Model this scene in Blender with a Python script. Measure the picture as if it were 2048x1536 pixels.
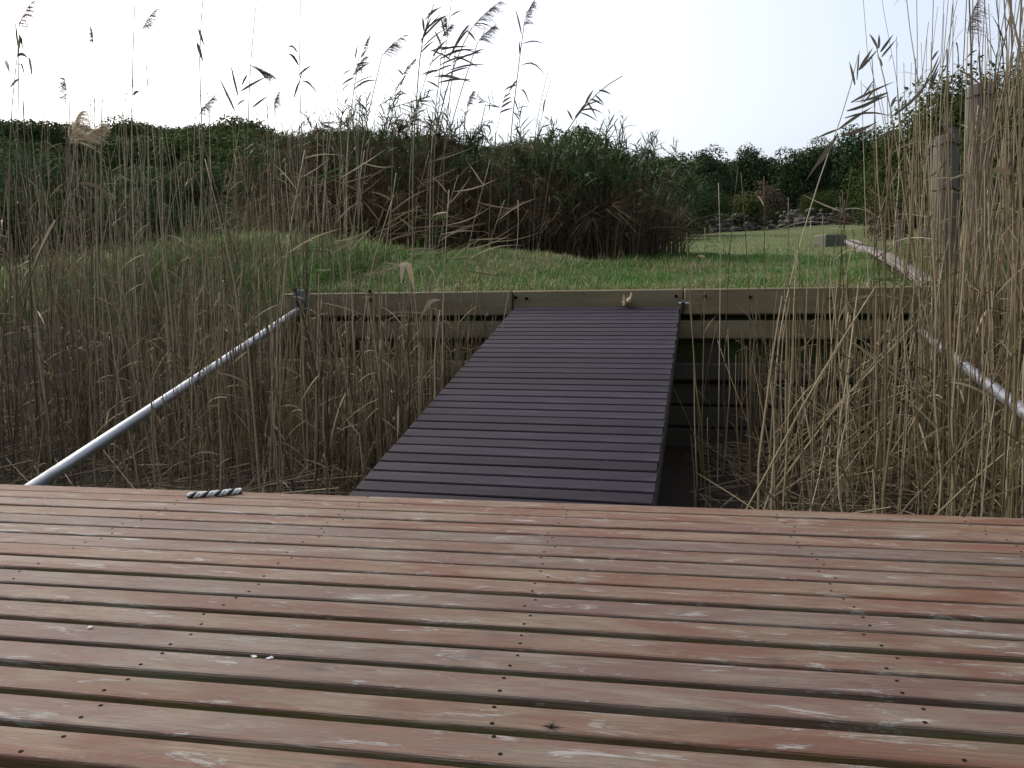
import bpy, math, random
import numpy as np
from mathutils import Matrix, Vector

for o in list(bpy.data.objects):
    bpy.data.objects.remove(o)
scene = bpy.context.scene
COL = scene.collection
rng = np.random.default_rng(7)
random.seed(7)
R = math.radians

# ------------------------------------------------------------------ camera
F_PX = 1607.0                       # focal length in pixels of the 2048 px wide photograph
CAM_H, PITCH, ROLL, YAW = 0.678, R(5.69), R(-0.46), R(9.68)
CAM = np.array([0.0, 0.0, CAM_H])   # deck top is z = 0, x runs along the deck boards, y towards the shore


def ray(px, py):
    """direction through a photo pixel, one metre deep along the view axis"""
    x = (px - 1024) / F_PX
    y = (768 - py) / F_PX
    X = x * math.cos(ROLL) - y * math.sin(ROLL)
    Y = x * math.sin(ROLL) + y * math.cos(ROLL)
    Z = math.cos(PITCH) + Y * math.sin(PITCH)
    Y2 = Y * math.cos(PITCH) - math.sin(PITCH)
    return np.array([X * math.cos(YAW) - Z * math.sin(YAW), Z * math.cos(YAW) + X * math.sin(YAW), Y2])


def at(px, py, d):
    return CAM + ray(px, py) * d


def on_z(px, py, z):
    r = ray(px, py)
    return CAM + r * ((z - CAM_H) / r[2])


cam_data = bpy.data.cameras.new('camera')
cam_data.sensor_width = 36.0
cam_data.lens = 36.0 * F_PX / 2048
cam_data.clip_start = 0.05
cam_data.clip_end = 3000
cam = bpy.data.objects.new('camera', cam_data)
COL.objects.link(cam)
fw = Vector(ray(1024, 768)).normalized()
rt = Vector(ray(1025, 768) - ray(1024, 768)).normalized()
up = rt.cross(fw)
cam.matrix_world = Matrix((
    (rt.x, up.x, -fw.x, CAM[0]), (rt.y, up.y, -fw.y, CAM[1]), (rt.z, up.z, -fw.z, CAM[2]), (0, 0, 0, 1)))
scene.camera = cam

# ------------------------------------------------------------------ sky and light
SUN_EL, SUN_ROT = R(44), R(-64)      # veiled evening sun, front left
world = bpy.data.worlds.new('World')
scene.world = world
world.use_nodes = True
wn = world.node_tree.nodes
wl = world.node_tree.links
wn.clear()
sky = wn.new('ShaderNodeTexSky')
sky.sky_type = 'NISHITA'
sky.sun_disc = False
sky.sun_elevation = SUN_EL
sky.sun_rotation = SUN_ROT
sky.altitude = 0
sky.air_density = 1.0
sky.dust_density = 6.0
sky.ozone_density = 1.0
hs = wn.new('ShaderNodeHueSaturation')
hs.inputs['Saturation'].default_value = 0.6
bg = wn.new('ShaderNodeBackground')
bg.inputs['Strength'].default_value = 0.15
wo = wn.new('ShaderNodeOutputWorld')
wl.new(sky.outputs[0], hs.inputs['Color'])
wl.new(hs.outputs[0], bg.inputs['Color'])
wl.new(bg.outputs[0], wo.inputs['Surface'])
sd = bpy.data.lights.new('sun', 'SUN')
sd.energy = 0.6
sd.angle = R(14)
sd.color = (1.0, 0.95, 0.88)
sun = bpy.data.objects.new('sun', sd)
COL.objects.link(sun)
sdir = Vector((math.sin(SUN_ROT) * math.cos(SUN_EL), math.cos(SUN_ROT) * math.cos(SUN_EL), math.sin(SUN_EL)))
sun.rotation_euler = (-sdir).to_track_quat('-Z', 'Y').to_euler()
sun.location = (0, 0, 30)
vs = scene.view_settings
vs.view_transform = 'Standard'
vs.look = 'None'
vs.exposure = 1.0
vs.gamma = 1.0
vs.use_curve_mapping = False
scene.cycles.max_bounces = 6
scene.cycles.transparent_max_bounces = 4


# ------------------------------------------------------------------ mesh helpers
def unit(v):
    v = np.asarray(v, float)
    return v / np.maximum(np.linalg.norm(v, axis=-1, keepdims=True), 1e-9)


class MB:
    """collects tubes, ribbons, boxes and leaves; build() links them as one mesh object"""

    def __init__(self):
        self.v, self.f, self.t, self.n = [], [], [], 0

    def add(self, V, F, tint=0.0):
        V = np.asarray(V, float).reshape(-1, 3)
        self.v.append(V)
        self.f.append((np.asarray(F, int) + self.n))
        t = np.broadcast_to(np.asarray(tint, float).ravel() if np.ndim(tint) else float(tint), (len(V),)) if np.ndim(tint) == 0 or np.size(tint) == len(V) else np.repeat(np.asarray(tint, float).ravel(), len(V) // np.size(tint))
        self.t.append(np.array(t))
        self.n += len(V)
        return self

    def ribbons(self, P, W, S, tint=0.0):
        """P (n,k,3) centre lines, W (n,k) or (k,) widths, S (n,3) side vectors"""
        P = np.asarray(P, float)
        n, k, _ = P.shape
        W = np.broadcast_to(np.asarray(W, float), (n, k))
        S = unit(S)[:, None, :]
        V = np.stack([P - S * W[..., None] / 2, P + S * W[..., None] / 2], axis=2).reshape(-1, 3)
        b = (np.arange(n) * k * 2)[:, None] + (np.arange(k - 1) * 2)[None, :]
        b = b.ravel()
        self.add(V, np.stack([b, b + 1, b + 3, b + 2], 1), tint)
        return self

    def tubes(self, P, Rr, sides=4, tint=0.0, cap=True):
        P = np.asarray(P, float)
        n, k, _ = P.shape
        Rr = np.broadcast_to(np.asarray(Rr, float), (n, k))
        T = unit(np.gradient(P, axis=1))
        ref = np.where(np.abs(T[:, :1, 2:3]) > 0.8, np.array([[[1.0, 0, 0]]]), np.array([[[0, 0, 1.0]]]))
        A = unit(np.cross(T, np.broadcast_to(ref, T.shape)))
        B = np.cross(T, A)
        an = np.arange(sides) / sides * 2 * np.pi
        V = P[:, :, None, :] + Rr[..., None, None] * (A[:, :, None, :] * np.cos(an)[:, None] + B[:, :, None, :] * np.sin(an)[:, None])
        V = V.reshape(-1, 3)
        i = (np.arange(n) * k * sides)[:, None, None] + (np.arange(k - 1) * sides)[None, :, None] + np.arange(sides)[None, None, :]
        j = (np.arange(n) * k * sides)[:, None, None] + (np.arange(k - 1) * sides)[None, :, None] + ((np.arange(sides) + 1) % sides)[None, None, :]
        i, j = i.ravel(), j.ravel()
        self.add(V, np.stack([i, j, j + sides, i + sides], 1), tint)
        if cap and sides > 4:
            for e in (0, k - 1):
                for m in range(n):
                    s0 = self.n - n * k * sides + (m * k + e) * sides
                    ring = np.arange(s0, s0 + sides)
                    for q in range(1, sides - 2, 2):
                        self.f.append(np.array([[ring[0], ring[q], ring[q + 1], ring[min(q + 2, sides - 1)]]]))
        return self

    def box(self, c, half, rot=None, bevel=0.0, tint=0.0):
        """box with chamfered edges"""
        hx, hy, hz = half
        b = min(bevel, 0.45 * min(half))
        if b <= 0:
            V = np.array([[x, y, z] for x in (-hx, hx) for y in (-hy, hy) for z in (-hz, hz)])
            Fq = [[0, 1, 3, 2], [4, 6, 7, 5], [0, 4, 5, 1], [2, 3, 7, 6], [0, 2, 6, 4], [1, 5, 7, 3]]
        else:
            V = []
            for x in (-1, 1):
                for y in (-1, 1):
                    for z in (-1, 1):
                        V += [[x * hx, y * (hy - b), z * (hz - b)], [x * (hx - b), y * hy, z * (hz - b)], [x * (hx - b), y * (hy - b), z * hz]]
            V = np.array(V)
            I = lambda x, y, z, a: ((x * 4 + y * 2 + z) * 3 + a)
            Fq = []
            for s in (0, 1):
                Fq.append([I(s, 0, 0, 0), I(s, 0, 1, 0), I(s, 1, 1, 0), I(s, 1, 0, 0)])
                Fq.append([I(0, s, 0, 1), I(0, s, 1, 1), I(1, s, 1, 1), I(1, s, 0, 1)])
                Fq.append([I(0, 0, s, 2), I(0, 1, s, 2), I(1, 1, s, 2), I(1, 0, s, 2)])
                for t in (0, 1):
                    Fq.append([I(s, t, 0, 0), I(s, t, 1, 0), I(s, t, 1, 1), I(s, t, 0, 1)])
                    Fq.append([I(s, 0, t, 0), I(s, 1, t, 0), I(s, 1, t, 2), I(s, 0, t, 2)])
                    Fq.append([I(0, s, t, 1), I(1, s, t, 1), I(1, s, t, 2), I(0, s, t, 2)])
            tri = [[I(x, y, z, 0), I(x, y, z, 1), I(x, y, z, 2), I(x, y, z, 2)] for x in (0, 1) for y in (0, 1) for z in (0, 1)]
            Fq = Fq + tri
        if rot is not None:
            V = V @ np.asarray(rot, float).T
        return self.add(V + np.asarray(c, float), Fq, tint)

    def mesh(self, name, mat, smooth=False):
        V = np.concatenate(self.v)
        Fc = np.concatenate(self.f)
        me = bpy.data.meshes.new(name)
        tri = Fc[:, 2] == Fc[:, 3]
        ln = np.where(tri, 3, 4)
        keep = np.ones(Fc.shape, bool)
        keep[tri, 3] = False
        loops = Fc[keep]
        me.vertices.add(len(V))
        me.vertices.foreach_set('co', V.ravel())
        me.loops.add(len(loops))
        me.loops.foreach_set('vertex_index', loops)
        me.polygons.add(len(Fc))
        st = np.concatenate([[0], np.cumsum(ln)[:-1]])
        me.polygons.foreach_set('loop_start', st)
        me.polygons.foreach_set('loop_total', ln)
        me.polygons.foreach_set('use_smooth', np.full(len(Fc), bool(smooth)))
        a = me.attributes.new('tint', 'FLOAT', 'POINT')
        a.data.foreach_set('value', np.concatenate(self.t))
        me.update(calc_edges=True)
        me.validate()
        if mat:
            me.materials.append(mat)
        return me

    def build(self, name, mat, parent=None, smooth=False, fix_normals=False):
        return link(name, self.mesh(name, mat, smooth), parent)


def link(name, me, parent=None):
    o = bpy.data.objects.new(name, me)
    COL.objects.link(o)
    if parent:
        o.parent = parent
    return o


def tag(o, label=None, cat=None, group=None, kind=None):
    if label:
        o['label'] = label
    if cat:
        o['category'] = cat
    if group:
        o['group'] = group
    if kind:
        o['kind'] = kind
    return o


def empty(name, loc=(0, 0, 0), rz=0.0):
    o = bpy.data.objects.new(name, None)
    o.empty_display_size = 0.1
    COL.objects.link(o)
    o.location = loc
    o.rotation_euler = (0, 0, rz)
    return o


def recentre(o, c):
    """put an unparented mesh object's origin at c without moving the mesh"""
    o.data.transform(Matrix.Translation(-Vector(c)))
    o.location = Vector(c)


def smoothstep(a, b, x):
    t = np.clip((np.asarray(x, float) - a) / (b - a), 0, 1)
    return t * t * (3 - 2 * t)


def wave(x, y, seed, scale):
    """cheap smooth noise in -1..1"""
    r = np.random.default_rng(seed)
    out = 0
    for i in range(6):
        a = r.uniform(0, 6.28)
        f = scale * r.uniform(0.6, 1.8)
        out = out + np.sin((x * math.cos(a) + y * math.sin(a)) * f + r.uniform(0, 6.28)) / 6 * 1.6
    return out


# ------------------------------------------------------------------ materials
class Mat:
    def __init__(self, name):
        self.m = bpy.data.materials.new(name)
        self.m.use_nodes = True
        self.nt = self.m.node_tree
        self.nt.nodes.clear()
        self.out = self.n('ShaderNodeOutputMaterial')
        self.b = self.n('ShaderNodeBsdfPrincipled')
        self.l(self.b.outputs[0], self.out.inputs['Surface'])

    def n(self, t, **kw):
        nd = self.nt.nodes.new(t)
        for k, v in kw.items():
            setattr(nd, k, v)
        return nd

    def l(self, a, b):
        self.nt.links.new(a, b)

    def s(self, **kw):
        for k, v in kw.items():
            self.b.inputs[k.replace('_', ' ')].default_value = v
        return self

    def ramp(self, fac, stops, interp='LINEAR'):
        r = self.n('ShaderNodeValToRGB')
        r.color_ramp.interpolation = interp
        e = r.color_ramp.elements
        while len(e) < len(stops):
            e.new(0.5)
        for i, (p, c) in enumerate(stops):
            e[i].position = p
            e[i].color = (*c, 1) if len(c) == 3 else c
        self.l(fac, r.inputs[0])
        return r.outputs[0]

    def noise(self, vec, scale, detail=4, rough=0.55, dist=0.0):
        t = self.n('ShaderNodeTexNoise')
        t.inputs['Scale'].default_value = scale
        t.inputs['Detail'].default_value = detail
        t.inputs['Roughness'].default_value = rough
        t.inputs['Distortion'].default_value = dist
        if vec is not None:
            self.l(vec, t.inputs['Vector'])
        return t.outputs['Fac']

    def mapped(self, vec, scale=(1, 1, 1), loc=None):
        mp = self.n('ShaderNodeMapping')
        mp.inputs['Scale'].default_value = scale
        self.l(vec, mp.inputs['Vector'])
        if loc is not None:
            self.l(loc, mp.inputs['Location'])
        return mp.outputs[0]

    def mix(self, fac, a, b, blend='MIX'):
        mx = self.n('ShaderNodeMix', data_type='RGBA', blend_type=blend)
        if isinstance(fac, (int, float)):
            mx.inputs[0].default_value = fac
        else:
            self.l(fac, mx.inputs[0])
        for v, i in ((a, 6), (b, 7)):
            if isinstance(v, tuple):
                mx.inputs[i].default_value = (*v, 1)
            else:
                self.l(v, mx.inputs[i])
        return mx.outputs[2]

    def math(self, op, a, b=None, clamp=False):
        nd = self.n('ShaderNodeMath', operation=op, use_clamp=clamp)
        for i, v in enumerate((a, b)):
            if v is None:
                continue
            if isinstance(v, (int, float)):
                nd.inputs[i].default_value = v
            else:
                self.l(v, nd.inputs[i])
        return nd.outputs[0]

    def coords(self):
        return self.n('ShaderNodeTexCoord').outputs['Object']

    def rand(self):
        return self.n('ShaderNodeObjectInfo').outputs['Random']

    def attr(self, name):
        a = self.n('ShaderNodeAttribute')
        a.attribute_name = name
        return a.outputs['Fac']

    def bump(self, h, strength=0.3, dist=0.01):
        bp = self.n('ShaderNodeBump')
        bp.inputs['Strength'].default_value = strength
        bp.inputs['Distance'].default_value = dist
        self.l(h, bp.inputs['Height'])
        self.l(bp.outputs[0], self.b.inputs['Normal'])

    def colour(self, c):
        self.l(c, self.b.inputs['Base Color'])
        return self


def plant_mat(name, stops, rough=0.6, transl=0.25, noise_scale=None, spec=0.15, vary=True):
    """colour ramp driven by a per-leaf tint plus a per-object random; some light passes through"""
    m = Mat(name)
    fac = m.math('FRACT', m.math('ADD', m.attr('tint'), m.math('MULTIPLY', m.rand(), 0.999))) if vary else m.attr('tint')
    c = m.ramp(fac, stops)
    if noise_scale:
        nz = m.noise(m.coords(), noise_scale, 3)
        c = m.mix(m.math('MULTIPLY', m.math('SUBTRACT', nz, 0.5, True), 1.6, True), c, (0.10, 0.075, 0.045))
    m.colour(c)
    m.s(Roughness=rough)
    m.b.inputs['Specular IOR Level'].default_value = spec
    if transl:
        tr = m.n('ShaderNodeBsdfTranslucent')
        m.l(c, tr.inputs['Color'])
        mx = m.n('ShaderNodeMixShader')
        mx.inputs[0].default_value = transl
        m.l(m.b.outputs[0], mx.inputs[1])
        m.l(tr.outputs[0], mx.inputs[2])
        m.l(mx.outputs[0], m.out.inputs['Surface'])
    return m.m


def deck_wood():
    m = Mat('weathered red deck wood')
    co = m.coords()
    off = m.n('ShaderNodeCombineXYZ')
    rn = m.rand()
    m.l(m.math('MULTIPLY', rn, 37.0), off.inputs[0])
    m.l(m.math('MULTIPLY', rn, 91.0), off.inputs[1])
    v = m.n('ShaderNodeVectorMath', operation='ADD')
    m.l(co, v.inputs[0])
    m.l(off.outputs[0], v.inputs[1])
    v = v.outputs[0]
    patch = m.noise(m.mapped(v, (2.4, 11.0, 11.0)), 1.2, 6, 0.68, 0.6)
    grain = m.noise(m.mapped(v, (4.0, 105.0, 60.0)), 1.0, 5, 0.65, 0.35)
    gr = m.ramp(grain, [(0.33, (0, 0, 0)), (0.67, (1, 1, 1))])
    fibre = m.noise(m.mapped(v, (16.0, 330.0, 200.0)), 1.0, 3, 0.55)
    fb = m.ramp(fibre, [(0.36, (0, 0, 0)), (0.66, (1, 1, 1))])
    big = m.noise(m.mapped(v, (1.0, 1.5, 1.5)), 1.0, 3, 0.5)
    bigr = m.ramp(big, [(0.35, (0, 0, 0)), (0.65, (1, 1, 1))])
    stain = m.mix(bigr, (0.100, 0.037, 0.020), (0.112, 0.056, 0.031))
    stain = m.mix(m.math('MULTIPLY', gr, 0.5), stain, (0.052, 0.024, 0.018))
    wood = m.mix(gr, (0.180, 0.140, 0.097), (0.080, 0.057, 0.039))
    worn = m.ramp(m.math('ADD', m.math('MULTIPLY', patch, 0.75), m.math('MULTIPLY', grain, 0.32)), [(0.485, (0, 0, 0)), (0.60, (1, 1, 1))])
    c = m.mix(m.math('MULTIPLY', worn, 0.85), stain, wood)
    # flaking grey-white patches
    fl = m.noise(m.mapped(v, (6.0, 24.0, 24.0)), 1.0, 9, 0.74, 0.6)
    flm = m.ramp(m.math('ADD', m.math('MULTIPLY', fl, 0.78), m.math('MULTIPLY', fibre, 0.24)), [(0.572, (0, 0, 0)), (0.606, (1, 1, 1))])
    c = m.mix(m.math('MULTIPLY', flm, 0.7), c, (0.27, 0.27, 0.255))
    # dark damp blotches
    dk = m.noise(m.mapped(v, (5.0, 14.0, 14.0)), 0.9, 5, 0.65)
    dkm = m.ramp(dk, [(0.60, (0, 0, 0)), (0.70, (1, 1, 1))])
    c = m.mix(m.math('MULTIPLY', dkm, 0.7), c, (0.035, 0.029, 0.026))
    c = m.mix(m.math('MULTIPLY', fb, 0.34), c, (0.05, 0.031, 0.024))
    sp_ = m.n('ShaderNodeSeparateXYZ')
    m.l(co, sp_.inputs[0])
    an_ = m.noise(m.mapped(v, (9.0, 9.0, 60.0)), 1.0, 4, 0.6)
    low = m.ramp(m.math('ADD', m.math('MULTIPLY', sp_.outputs[2], -60.0), m.math('MULTIPLY', an_, 0.55)), [(0.52, (0, 0, 0)), (0.70, (1, 1, 1))])
    alg = m.mix(an_, (0.05, 0.058, 0.014), (0.13, 0.13, 0.035))
    c = m.mix(m.math('MULTIPLY', low, m.ramp(big, [(0.40, (0.1, 0.1, 0.1)), (0.62, (0.8, 0.8, 0.8))])), c, alg)
    hv = m.n('ShaderNodeHueSaturation')
    m.l(c, hv.inputs['Color'])
    m.l(m.math('ADD', m.math('MULTIPLY', rn, 0.24), 0.92), hv.inputs['Value'])
    sat = m.math('ADD', m.math('MULTIPLY', m.math('FRACT', m.math('MULTIPLY', rn, 7.31)), 0.4), 0.72)
    m.l(sat, hv.inputs['Saturation'])
    m.colour(hv.outputs[0])
    m.s(Roughness=0.68)
    m.b.inputs['Specular IOR Level'].default_value = 0.3
    h = m.math('ADD', gr, m.math('MULTIPLY', fb, 0.5))
    h = m.math('ADD', h, m.math('MULTIPLY', flm, 0.4))
    m.bump(h, 0.7, 0.002)
    return m.m


def old_timber(name, c1, c2, c3, axis=0):
    m = Mat(name)
    co = m.coords()
    sc = [60.0, 60.0, 60.0]
    sc[axis] = 2.2
    sc2 = [9.0, 9.0, 9.0]
    sc2[axis] = 1.6
    g = m.noise(m.mapped(co, tuple(sc)), 1.0, 4, 0.6, 0.3)
    p = m.noise(m.mapped(co, tuple(sc2)), 1.0, 4, 0.6)
    c = m.mix(g, c1, c2)
    c = m.mix(m.ramp(p, [(0.42, (0, 0, 0)), (0.68, (1, 1, 1))]), c, c3)
    hv = m.n('ShaderNodeHueSaturation')
    m.l(c, hv.inputs['Color'])
    m.l(m.math('ADD', m.math('MULTIPLY', m.rand(), 0.3), 0.82), hv.inputs['Value'])
    m.colour(hv.outputs[0]).s(Roughness=0.75)
    m.bump(g, 0.7, 0.004)
    return m.m


def simple(name, col, rough=0.6, metal=0.0, nscale=None, col2=None, bump=0.0, spec=0.5):
    m = Mat(name)
    if nscale:
        nz = m.noise(m.coords(), nscale, 5, 0.6)
        m.colour(m.mix(nz, col, col2))
        if bump:
            m.bump(nz, bump, 0.01)
    else:
        m.b.inputs['Base Color'].default_value = (*col, 1)
    m.s(Roughness=rough, Metallic=metal)
    m.b.inputs['Specular IOR Level'].default_value = spec
    return m.m


def composite_board():
    m = Mat('dark plum composite board')
    co = m.coords()
    g = m.noise(m.mapped(co, (6.0, 160.0, 60.0)), 1.0, 3, 0.55)
    p = m.noise(m.mapped(co, (1.2, 3.0, 3.0)), 1.4, 4, 0.6)
    c = m.mix(p, (0.0125, 0.0075, 0.0125), (0.0140, 0.0128, 0.0225))
    c = m.mix(m.math('MULTIPLY', g, 0.4), c, (0.022, 0.015, 0.018))
    sp = m.noise(m.mapped(co, (30.0, 60.0, 60.0)), 1.0, 2, 0.5)
    spm = m.ramp(sp, [(0.745, (0, 0, 0)), (0.775, (1, 1, 1))])
    c = m.mix(m.math('MULTIPLY', spm, 0.5), c, (0.4, 0.39, 0.36))
    sc = m.noise(m.mapped(co, (2.2, 20.0, 20.0)), 1.0, 4, 0.6)
    c = m.mix(m.math('MULTIPLY', m.ramp(sc, [(0.55, (0, 0, 0)), (0.74, (1, 1, 1))]), 0.45), c, (0.05, 0.05, 0.058))
    hv = m.n('ShaderNodeHueSaturation')
    m.l(c, hv.inputs['Color'])
    m.l(m.math('ADD', m.math('MULTIPLY', m.rand(), 0.7), 0.65), hv.inputs['Value'])
    m.colour(hv.outputs[0])
    m.l(m.math('ADD', m.math('MULTIPLY', p, 0.3), 0.46), m.b.inputs['Roughness'])
    m.b.inputs['Specular IOR Level'].default_value = 0.10
    m.bump(g, 0.25, 0.001)
    return m.m


def galvanised():
    m = Mat('galvanised steel')
    co = m.coords()
    p = m.noise(m.mapped(co, (14.0, 14.0, 14.0)), 1.0, 4, 0.6)
    sp = m.n('ShaderNodeTexVoronoi')
    sp.inputs['Scale'].default_value = 45
    m.l(co, sp.inputs['Vector'])
    c = m.mix(p, (0.310, 0.329, 0.353), (0.409, 0.428, 0.459))
    c = m.mix(0.06, c, sp.outputs['Color'], 'OVERLAY')
    st = m.noise(co, 5.0, 5, 0.65)
    c = m.mix(m.math('MULTIPLY', m.ramp(st, [(0.58, (0, 0, 0)), (0.72, (1, 1, 1))]), 0.5), c, (0.36, 0.37, 0.39))
    m.colour(c)
    m.s(Metallic=0.85)
    m.l(m.math('ADD', m.math('MULTIPLY', p, 0.25), 0.27), m.b.inputs['Roughness'])
    return m.m


def ground_mat():
    m = Mat('grassy bank and mud')
    co = m.n('ShaderNodeTexCoord').outputs['Object']
    a = m.noise(co, 1.1, 5, 0.6)
    b = m.noise(co, 9.0, 5, 0.65)
    d = m.noise(co, 60.0, 3, 0.6)
    g = m.mix(a, (0.030, 0.060, 0.013), (0.062, 0.085, 0.024))
    g = m.mix(m.ramp(b, [(0.5, (0, 0, 0)), (0.75, (1, 1, 1))]), g, (0.095, 0.088, 0.04))
    g = m.mix(m.math('MULTIPLY', d, 0.5), g, (0.02, 0.035, 0.01))
    far = m.mix(a, (0.058, 0.078, 0.024), (0.080, 0.086, 0.034))
    far = m.mix(m.math('MULTIPLY', b, 0.4), far, (0.05, 0.07, 0.02))
    g = m.mix(m.attr('pasture'), g, far)
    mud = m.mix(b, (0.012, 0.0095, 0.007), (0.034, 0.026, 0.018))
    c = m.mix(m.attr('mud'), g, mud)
    floor = m.mix(b, (0.016, 0.016, 0.009), (0.03, 0.03, 0.014))
    c = m.mix(m.attr('wood'), c, floor)
    m.colour(c)
    m.l(m.math('SUBTRACT', 0.9, m.math('MULTIPLY', m.attr('mud'), m.math('MULTIPLY', a, 0.3))), m.b.inputs['Roughness'])
    m.b.inputs['Specular IOR Level'].default_value = 0.12
    m.bump(m.math('ADD', b, d), 0.6, 0.03)
    return m.m


M = {}
M['deck'] = deck_wood()
M['moss'] = simple('mossy float top', (0.06, 0.08, 0.018), 0.95, 0, 9.0, (0.26, 0.27, 0.07), 0.6, 0.1)
M['screw'] = simple('rusty screw', (0.008, 0.006, 0.005), 0.9, 0.0, spec=0.05)
M['ramp'] = composite_board()
M['frame'] = simple('dark painted steel', (0.018, 0.018, 0.018), 0.55, 0.0, 12.0, (0.035, 0.03, 0.028), 0.2)
M['cap'] = old_timber('green grey treated timber', (0.156, 0.124, 0.059), (0.084, 0.066, 0.032), (0.160, 0.140, 0.080))
M['shade_timber'] = old_timber('algae and shade dark timber', (0.05, 0.045, 0.03), (0.022, 0.02, 0.015), (0.045, 0.045, 0.03))  # algae tone with the reeds' shade on the low boards painted in
M['post'] = old_timber('grey weathered pile', (0.106, 0.092, 0.075), (0.043, 0.037, 0.031), (0.085, 0.082, 0.075), axis=2)
M['plankgrey'] = old_timber('silvered plank', (0.118, 0.104, 0.095), (0.056, 0.047, 0.045), (0.134, 0.120, 0.112), axis=0)
M['galv'] = galvanised()
M['bracket'] = simple('blue grey steel bracket', (0.10, 0.15, 0.19), 0.5, 0.5, 20.0, (0.05, 0.06, 0.07))
M['reed'] = plant_mat('dry reed', [(0.0, (0.045, 0.034, 0.021)), (0.22, (0.094, 0.074, 0.043)), (0.45, (0.184, 0.148, 0.089)), (0.68, (0.303, 0.254, 0.168)), (0.84, (0.385, 0.332, 0.234)), (0.9, (0.172, 0.160, 0.070)), (1.0, (0.057, 0.045, 0.029))], 0.55, 0.1, 7.0)
M['leafdry'] = plant_mat('dry reed leaf', [(0.0, (0.076, 0.056, 0.034)), (0.45, (0.162, 0.126, 0.076)), (0.8, (0.306, 0.255, 0.174)), (0.9, (0.374, 0.319, 0.230)), (1.0, (0.102, 0.076, 0.047))], 0.6, 0.3)
M['reed_mass'] = plant_mat('dry reed mass', [(0.0, (0.041, 0.031, 0.018)), (0.3, (0.102, 0.078, 0.044)), (0.6, (0.190, 0.153, 0.088)), (0.85, (0.286, 0.238, 0.153)), (0.94, (0.340, 0.292, 0.204)), (0.97, (0.150, 0.143, 0.054)), (1.0, (0.122, 0.129, 0.048))], 0.55, 0.1, 7.0, vary=False)
M['leaf_mass'] = plant_mat('dry reed leaf mass', [(0.0, (0.056, 0.041, 0.024)), (0.5, (0.140, 0.108, 0.063)), (0.85, (0.259, 0.213, 0.140)), (1.0, (0.322, 0.273, 0.196))], 0.6, 0.3, vary=False)
M['leafgreen'] = plant_mat('green reed leaf', [(0.0, (0.05, 0.085, 0.03)), (0.5, (0.085, 0.12, 0.04)), (1.0, (0.13, 0.13, 0.055))], 0.5, 0.3)
M['leaf_backlit'] = plant_mat('backlit reed leaf', [(0.0, (0.076, 0.077, 0.051)), (0.5, (0.128, 0.112, 0.080)), (1.0, (0.170, 0.136, 0.104))], 0.6, 0.15)  # darker leaf copy, backlit silhouette tone painted into its colour
M['plume'] = plant_mat('reed plume', [(0.0, (0.119, 0.093, 0.087)), (0.5, (0.204, 0.160, 0.150)), (0.85, (0.323, 0.264, 0.247)), (1.0, (0.153, 0.120, 0.105))], 0.8, 0.35)
M['plumepale'] = plant_mat('fluffy pale plume', [(0.0, (0.364, 0.299, 0.221)), (0.6, (0.520, 0.442, 0.338)), (1.0, (0.416, 0.338, 0.234))], 0.85, 0.35)
M['papgreen'] = plant_mat('papyrus green rays', [(0.0, (0.029, 0.056, 0.021)), (0.5, (0.050, 0.085, 0.029)), (0.8, (0.071, 0.102, 0.031)), (1.0, (0.038, 0.064, 0.026))], 0.5, 0.2)
M['papdead'] = plant_mat('papyrus dead rays', [(0.0, (0.067, 0.046, 0.024)), (0.5, (0.117, 0.085, 0.046)), (0.8, (0.157, 0.123, 0.072)), (1.0, (0.054, 0.038, 0.021))], 0.75, 0.2)
M['culm'] = plant_mat('papyrus culm', [(0.0, (0.04, 0.05, 0.022)), (0.5, (0.09, 0.07, 0.04)), (1.0, (0.05, 0.04, 0.025))], 0.6, 0.0)
M['grass'] = plant_mat('lawn grass', [(0.0, (0.032, 0.078, 0.014)), (0.35, (0.055, 0.115, 0.020)), (0.55, (0.08, 0.135, 0.030)), (0.66, (0.14, 0.14, 0.05)), (0.8, (0.25, 0.215, 0.115)), (0.92, (0.33, 0.285, 0.17)), (1.0, (0.10, 0.12, 0.04))], 0.55, 0.3)
M['bark'] = simple('bark', (0.05, 0.04, 0.03), 0.9, 0, 14.0, (0.09, 0.075, 0.06), 0.6, 0.2)
M['tree_a'] = plant_mat('dark thicket leaf', [(0.0, (0.019, 0.035, 0.011)), (0.45, (0.036, 0.058, 0.016)), (0.8, (0.059, 0.080, 0.020)), (1.0, (0.027, 0.045, 0.014))], 0.85, 0.15, spec=0.04)
M['tree_b'] = plant_mat('deep green tree leaf', [(0.0, (0.012, 0.026, 0.012)), (0.5, (0.024, 0.044, 0.017)), (0.85, (0.039, 0.060, 0.021)), (1.0, (0.018, 0.035, 0.016))], 0.85, 0.15, spec=0.04)
M['shrub_o'] = plant_mat('olive shrub leaf', [(0.0, (0.021, 0.033, 0.009)), (0.5, (0.039, 0.053, 0.015)), (0.85, (0.059, 0.070, 0.023)), (1.0, (0.028, 0.041, 0.013))], 0.85, 0.2, spec=0.04)
M['shrub_g'] = plant_mat('blue green shrub leaf', [(0.0, (0.017, 0.036, 0.015)), (0.5, (0.031, 0.057, 0.022)), (1.0, (0.045, 0.071, 0.028))], 0.85, 0.2, spec=0.04)
M['shrub_y'] = plant_mat('fresh green shrub leaf', [(0.0, (0.028, 0.043, 0.011)), (0.5, (0.047, 0.062, 0.018)), (1.0, (0.055, 0.060, 0.024))], 0.85, 0.25, spec=0.04)
M['shrub_d'] = plant_mat('dead bracken', [(0.0, (0.047, 0.032, 0.020)), (0.5, (0.076, 0.056, 0.034)), (1.0, (0.056, 0.053, 0.028))], 0.8, 0.15)
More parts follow.
